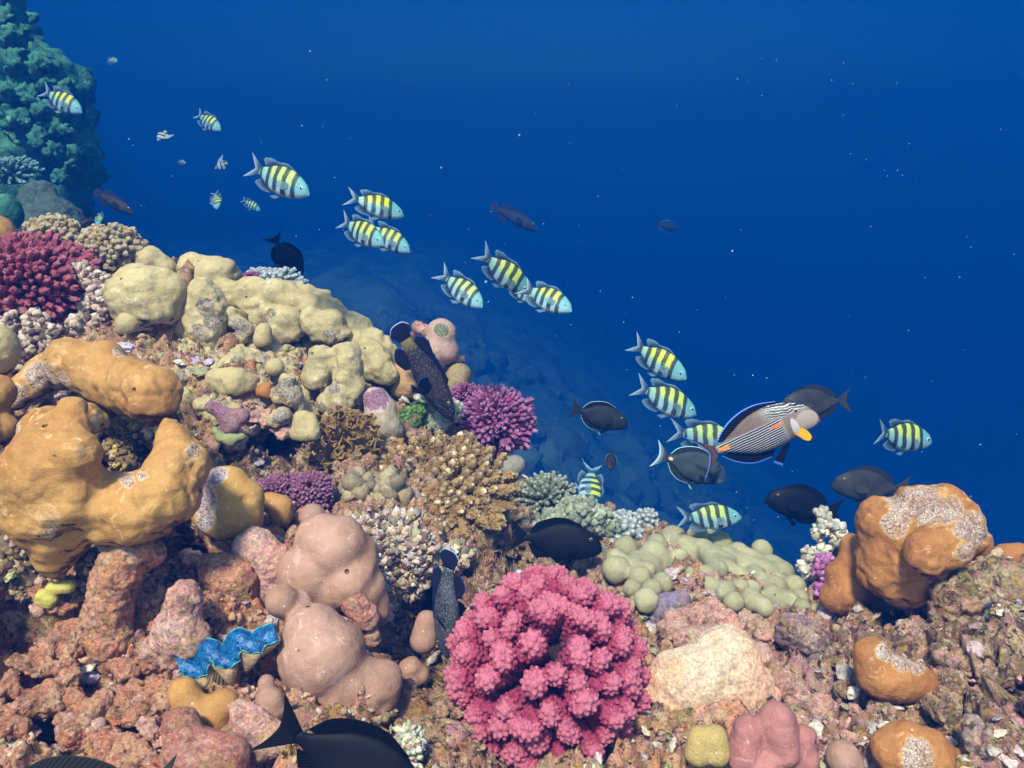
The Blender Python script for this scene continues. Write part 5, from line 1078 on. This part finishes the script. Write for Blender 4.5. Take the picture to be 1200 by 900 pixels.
    if kind in ('dark_surgeon', 'slate_surgeon', 'black_surgeon', 'grey_surgeon'):
        cols = {'dark_surgeon': ((.009, .010, .011), (.020, .020, .017)), 'slate_surgeon': ((.022, .032, .036), (.045, .055, .056)), 'black_surgeon': ((.003, .003, .004), (.006, .006, .007)), 'grey_surgeon': ((.022, .021, .017), (.042, .038, .028))}[kind]
        t = MT(kind + '_skin', .55, .08); x, y, z, v = rest_xz(t)
        col = t.mix(t.ramp(t.noise(5, 4, co=v), [(.35, 0.), (.65, 1.)]), *cols); col = t.mix(.25, col, t.ramp(t.voro(110, co=v), [(.1, 1.2), (.6, .7)]), 'MULTIPLY')
        if kind == 'slate_surgeon':
            q = t.math('ADD', t.math('POWER', t.math('DIVIDE', t.math('ADD', x, .27), .03), 2.), t.math('POWER', t.math('DIVIDE', z, .022), 2.)); col = t.mix(t.ramp(q, [(.8, 1.), (1., 0.)]), col, (.75, .40, .12))
            col = t.mix(t.ramp(t.math('ADD', x, .5), [(.86, 0.), (.9, .8)]), col, (.24, .28, .28))
        skin = t.done(col, scales(t, v, 110, .0008))
        edge = {'dark_surgeon': (.20, .38, .46), 'slate_surgeon': (.30, .55, .62), 'black_surgeon': None, 'grey_surgeon': None}[kind]
        fm = fin_mat(kind + '_fin', tuple(x_ * .8 for x_ in cols[0]), edge, .89)
        tm_ = fin_mat(kind + '_tail', cols[1], (.42, .55, .60) if kind == 'slate_surgeon' else None, .82, tipc=(.30, .40, .44) if kind == 'slate_surgeon' else None)
        P = [('body', fish_body([.5, .46, .38, .26, .10, -.06, -.2, -.28, -.32], [-.02, .06, .125, .18, .20, .165, .085, .04, .036], [-.06, -.10, -.135, -.175, -.195, -.165, -.085, -.04, -.036], [.010, .04, .056, .07, .07, .055, .034, .02, .016], b, skin)),
             ('tail_fin', fin_mesh('tail_fin', [(-.31, .038), (-.325, 0), (-.31, -.038)], [(-.50, .185), (-.445, .07), (-.43, 0), (-.445, -.07), (-.50, -.185)], tm_, b, nu=40)),
             ('dorsal_fin', fin_mesh('dorsal_fin', [(.31, .15), (.1, .19), (-.06, .155), (-.24, .055)], [(.25, .20), (.08, .252), (-.1, .225), (-.22, .16), (-.29, .06)], fm, b, nu=40)),
             ('anal_fin', fin_mesh('anal_fin', [(.10, -.185), (-.06, -.155), (-.24, -.055)], [(.04, -.24), (-.12, -.225), (-.22, -.16), (-.29, -.06)], fm, b, nu=40)),
             ('pelvic_fin', fin_mesh('pelvic_fin', [(.22, -.17), (.15, -.185)], [(.10, -.30), (.05, -.25)], fm, b))]
        pf = fin_mat(kind + '_pectoral', tuple(x_ * 1.5 for x_ in cols[1]), alpha=.45)
        for s in (-1, 1): P.append(('pectoral_fin', fin_mesh('pectoral_fin', [(0, .03), (0, -.03)], [(-.12, .035), (-.165, .01), (-.17, -.03), (-.12, -.06), (-.05, -.055)], pf, b, plane=side_fin((.25, .07, -.03), (-.5, .3), s))))
        return P + [('eye', m) for m in eye_meshes(.365, .065, .05, .018, b, (.25, .22, .12))]
    if kind in ('grouper', 'grouper_grey', 'wrasse'):
        t = MT(kind + '_skin', .6, .08); x, y, z, v = rest_xz(t)
        c1, c2 = {'grouper': ((.010, .007, .009), (.022, .014, .014)), 'grouper_grey': ((.028, .030, .036), (.06, .06, .065)), 'wrasse': ((.018, .016, .017), (.034, .028, .026))}[kind]
        col = t.mix(t.ramp(t.noise(6, 4, co=v), [(.4, 0.), (.62, 1.)]), c1, c2)
        if kind == 'grouper': col = t.mix(t.ramp(t.math('ADD', x, .5), [(.14, .85), (.20, .85), (.30, 0.)]), col, (.13, .10, .02))
        if kind != 'wrasse': col = t.mix(t.ramp(t.voro(75, co=v), [(.14, .8), (.26, 0.)]), col, (.22, .23, .28) if kind == 'grouper' else (.5, .52, .58))
        skin = t.done(col, scales(t, v, 80, .002))
        fm = fin_mat(kind + '_fin', {'grouper': (.006, .006, .016), 'grouper_grey': (.012, .015, .035), 'wrasse': (.02, .018, .022)}[kind], (.02, .035, .12) if kind != 'wrasse' else None, .92)
        tm_ = fin_mat(kind + '_tail', {'grouper': (.006, .006, .022), 'grouper_grey': (.012, .015, .04), 'wrasse': (.025, .022, .028)}[kind], (.30, .34, .5) if kind != 'wrasse' else None, .95)
        P = [('body', fish_body([.5, .47, .40, .28, .12, -.06, -.2, -.29, -.33], [-.01, .03, .065, .105, .125, .115, .08, .058, .058], [-.035, -.06, -.085, -.11, -.125, -.10, -.07, -.055, -.055], [.012, .035, .055, .07, .072, .06, .04, .024, .018], b, skin)),
             ('tail_fin', fin_mesh('tail_fin', [(-.32, .056), (-.33, 0), (-.32, -.056)], [(-.44, .105), (-.49, .06), (-.50, 0), (-.49, -.06), (-.44, -.105)], tm_, b)),
             ('dorsal_fin', fin_mesh('dorsal_fin', [(.22, .11), (.05, .12), (-.1, .105), (-.24, .065)], [(.18, .15), (.02, .165), (-.12, .165), (-.24, .185), (-.32, .11), (-.28, .07)], fm, b, scallop=.12)),
             ('anal_fin', fin_mesh('anal_fin', [(-.08, -.10), (-.24, -.06)], [(-.10, -.15), (-.22, -.185), (-.31, -.11), (-.27, -.065)], fm, b)),
             ('pelvic_fin', fin_mesh('pelvic_fin', [(.18, -.115), (.12, -.12)], [(.10, -.20), (.03, -.17)], fm, b))]
        for s in (-1, 1): P.append(('pectoral_fin', fin_mesh('pectoral_fin', [(0, .03), (0, -.03)], [(-.13, .06), (-.16, 0), (-.13, -.06)], fm, b, plane=side_fin((.18, .07, -.03), (-.55, .3), s))))
        return P + [('eye', m) for m in eye_meshes(.36, .04, .048, .017, b, (.3, .25, .15))]
    if kind == 'bannerfish':
        t = MT('banded_fish_skin', .45, .4); x, y, z, v = rest_xz(t)
        u = t.math('ADD', t.math('ADD', x, .5), t.math('MULTIPLY', z, .3))
        skin = t.done(t.ramp(u, [(0., (.4, .34, .08)), (.3, (.36, .38, .36)), (.42, (.01, .01, .015)), (.55, (.36, .38, .36)), (.72, (.01, .01, .015)), (.84, (.36, .38, .36))], 'CONSTANT'), scales(t, v, 50))
        fm = fin_mat('pale_fin', (.4, .42, .4)); yf = fin_mat('yellowish_fin', (.55, .45, .1))
        P = [('body', fish_body([.5, .42, .34, .2, .04, -.12, -.24, -.3], [-.02, .05, .13, .25, .28, .2, .08, .05], [-.05, -.07, -.14, -.24, -.27, -.2, -.08, -.05], [.006, .03, .05, .06, .06, .045, .025, .016], b, skin)),
             ('tail_fin', fin_mesh('tail_fin', [(-.29, .05), (-.3, 0), (-.29, -.05)], [(-.5, .13), (-.47, 0), (-.5, -.13)], yf, b)),
             ('dorsal_fin', fin_mesh('dorsal_fin', [(.14, .26), (.02, .27), (-.2, .12)], [(.0, .45), (-.5, .62), (-.3, .35), (-.28, .14)], fm, b)),
             ('anal_fin', fin_mesh('anal_fin', [(.02, -.26), (-.2, -.12)], [(-.1, -.36), (-.27, -.14)], fm, b))]
        return P + [('eye', m) for m in eye_meshes(.36, .05, .045, .022, b, (.3, .25, .15))]

FISH = {}
def fish(kind, name, label, nose, tail, L, yaw=0., roll=0., cat='fish', group=None, c=0., d=None, up=1):
    """nose, tail: pixels; L: real length in metres; yaw > 0 turns the head towards the camera; distance follows from size unless given"""
    key = (kind, c)
    if key not in FISH: FISH[key] = fish_species(kind, c)
    v = np.array((nose[0] - tail[0], tail[1] - nose[1]), float); lp = np.hypot(*v); cs = math.cos(yaw)
    if d is None: d = FPX * L * cs / lp
    else: L = lp * d / FPX / cs
    f = (v[0] * CX + v[1] * CU) / lp; s = up * (1 if v[0] >= 0 else -1); u = s * (-v[1] * CX + v[0] * CU) / lp
    f2 = f * cs - CF * math.sin(yaw); y = np.cross(u, f2); y /= np.linalg.norm(y); u = np.cross(f2, y)
    cr, sr = math.cos(roll), math.sin(roll); y, u = y * cr + u * sr, u * cr - y * sr
    M = np.eye(4); M[:3, :3] = np.stack([f2, y, u], 1) * L; M[:3, 3] = U((nose[0] + tail[0]) / 2, (nose[1] + tail[1]) / 2, d)
    root = empty(name, (0, 0, 0), label, cat, group); root.matrix_world = Matrix(M.tolist()); root.empty_display_size = .2
    for pn, me in FISH[key]: link(pn, me, root)
    return root
SG = 'black and yellow striped fish over the reef'
def serg(label, nose, tail, L=.14, **k): return fish('sergeant', 'striped_fish', label, nose, tail, L, group=SG, **k)
serg('striped fish against the far reef wall at the upper left', (98, 133), (46, 103), .15, yaw=.1, d=3.4)
serg('small bluish striped fish high in the water right of the far wall', (261, 155), (227, 130), .14, yaw=.3, d=4.6)
serg('striped fish with a dark forked tail, highest of the bright ones near the middle', (365, 230), (287, 190), .16, yaw=.2, roll=.15)
serg('striped fish swimming alone just above an overlapping pair', (472, 251), (408, 229), .14, c=.25, yaw=-.3, roll=-.2)
serg('striped fish in front of the overlapping pair, its tail spread', (452, 289), (395, 254), .14, yaw=.35, roll=.2)
serg('striped fish half hidden behind the front one of the overlapping pair', (481, 296), (428, 262), .14, d=2.45, c=-.25, yaw=.15)
serg('striped fish diving right, upper left of the diving trio', (620, 342), (561, 296), .15, c=.12, yaw=-.35, roll=.25)
serg('pale striped fish mostly hidden between two diving striped fish', (634, 356), (592, 330), .13, d=2.6)
serg('striped fish at the lower right end of the diving trio', (669, 366), (610, 332), .14, yaw=.45, roll=-.15)
serg('lone striped fish diving above the spotted grouper and the ridge', (566, 361), (515, 318), .14, c=-.25, yaw=.4)
serg('striped fish with spread tail, upper of two stacked right of centre', (803, 444), (738, 400), .14, c=.25, yaw=.2, roll=.3)
serg('striped fish with dusky tail, lower of two stacked right of centre', (818, 486), (741, 450), .15, yaw=-.2, roll=-.1)
serg('striped fish partly hidden behind the tail of the lined surgeonfish', (868, 520), (783, 504), .15, d=2.2)
serg('striped fish swimming right of the lined surgeonfish in open water', (1098, 519), (1014, 503), .15, c=-.25, yaw=-.25, roll=.1)
serg('striped fish just above the pale green fingers', (869, 606), (792, 606), .14)
serg('tiny far striped fish above the dark fish at the ridge', (305, 247), (283, 233), .13, d=5.4)
serg('pale striped fish seen nearly end on above the bushy coral', (686, 594), (697, 545), .14, yaw=.8, d=1.85, up=-1)
serg('tiny pale fish hanging head down in the blue', (258, 247), (248, 222), .13, yaw=.6, d=4.8)
serg('tiny striped fish low beside the cream cauliflower corals', (119, 265), (113, 247), .13, yaw=.7, d=4.0)
fish('sergeant_pale', 'small_fish', 'far pale blue fish near the top of the far wall', (140, 74), (123, 68), .12, yaw=.5, d=6.5)
fish('sergeant_pale', 'small_fish', 'faint pale fish left of the dark forked tail fish', (219, 192), (207, 188), .11, yaw=.4, d=7.5)
fish('bannerfish', 'bannerfish', 'small banded fish with a long white trailing back fin', (186, 166), (193, 152), .13, yaw=.4, d=5.6, up=-1)
fish('bannerfish', 'bannerfish', 'faint greenish far fish with a raised back fin', (252, 198), (266, 190), .13, yaw=.2, d=8.5)
fish('wrasse', 'small_fish', 'small slim brown fish above the cream cauliflower corals', (82, 268), (109, 256), .12, d=2.3)
fish('wrasse', 'dark_fish', 'long dark brown fish beside the far wall', (157, 250), (110, 224), .22, d=3.6)
fish('black_surgeon', 'dark_fish', 'black fish turned away above the olive ridge', (346, 322), (325, 279), .16, yaw=-.8, d=2.5)
fish('wrasse', 'dark_fish', 'faint dark fish deep in the blue above the diving trio', (631, 269), (575, 241), .35, d=7.)
fish('dark_surgeon', 'dark_fish', 'faint dark shape deep in the blue above the stacked striped fish', (795, 268), (768, 262), .3, d=9.)
fish('dark_surgeon', 'surgeonfish', 'dark surgeonfish with a pale blue back edge left of the stacked striped fish', (736, 497), (667, 478), .18)
fish('dark_surgeon', 'small_dark_fish', 'small dark fish turned away below the dark surgeonfish', (714, 551), (718, 527), .09, yaw=.5, d=2.3)
fish('slate_surgeon', 'surgeonfish', 'slate blue surgeonfish with an orange tail spot under the lined surgeonfish', (852, 559), (766, 531), .2)
fish('sohal', 'lined_surgeonfish', 'big surgeonfish with fine black and white lines and a yellow side fin', (950, 480), (822, 540), .3, yaw=R(12), roll=R(6), c=.1)
fish('grey_surgeon', 'surgeonfish', 'dark grey surgeonfish facing left behind the lined surgeonfish', (915, 474), (998, 469), .22, d=2.5)
fish('black_surgeon', 'surgeonfish', 'black surgeonfish facing left beside the big orange boulder', (897, 583), (988, 600), .2)
fish('grey_surgeon', 'surgeonfish', 'dim grey surgeonfish facing left above the big orange boulder', (975, 566), (1068, 574), .22, d=2.4)
fish('grouper', 'spotted_grouper', 'dark blue spotted grouper heading down over the top of the reef', (532, 490), (462, 380), .26, d=1.82, roll=R(8), c=.1)
fish('grouper_grey', 'spotted_grouper', 'grey white spotted grouper squeezed head down left of the rose pink coral', (520, 775), (528, 640), .2, yaw=R(-15), roll=R(35), d=1.18)
fish('black_surgeon', 'surgeonfish', 'plump dark surgeonfish resting between the rose pink coral and the bushy coral', (706, 640), (596, 628), .22, d=1.6, c=.1)
fish('black_surgeon', 'surgeonfish', 'big near black fish at the bottom edge in front of the beige boulder', (502, 950), (318, 838), .2, d=.84, c=-.15)
fish('grey_surgeon', 'surgeonfish', 'dark olive back of a fish cut by the bottom edge at the left', (-40, 968), (215, 930), .25, d=.78)

# drifting specks
def specks():
    rng = np.random.default_rng(5); n = 170; px = rng.uniform(150, 1200, n); py = rng.uniform(60, 620, n); d = rng.uniform(.9, 2.6, n)
    ok = py < np.interp(px, SIL[:, 0], SIL[:, 1]) - 30
    P = U(px, py, d)[ok]; d = d[ok]; n = len(d); s = d / FPX * rng.uniform(.25, .8, n) * np.where(rng.random(n) < .06, 1.7, 1)
    W, F = scatter(ICO1, P, rand_rot(n, rng), s[:, None] * rng.uniform(.6, 1.4, (n, 3)))
    t = MT('pale_plankton', .8); mesh_thing('plankton', W, [F], t.done((.3, .36, .38)), 'tiny pale specks drifting in the water', 'plankton', kind='stuff')
specks()
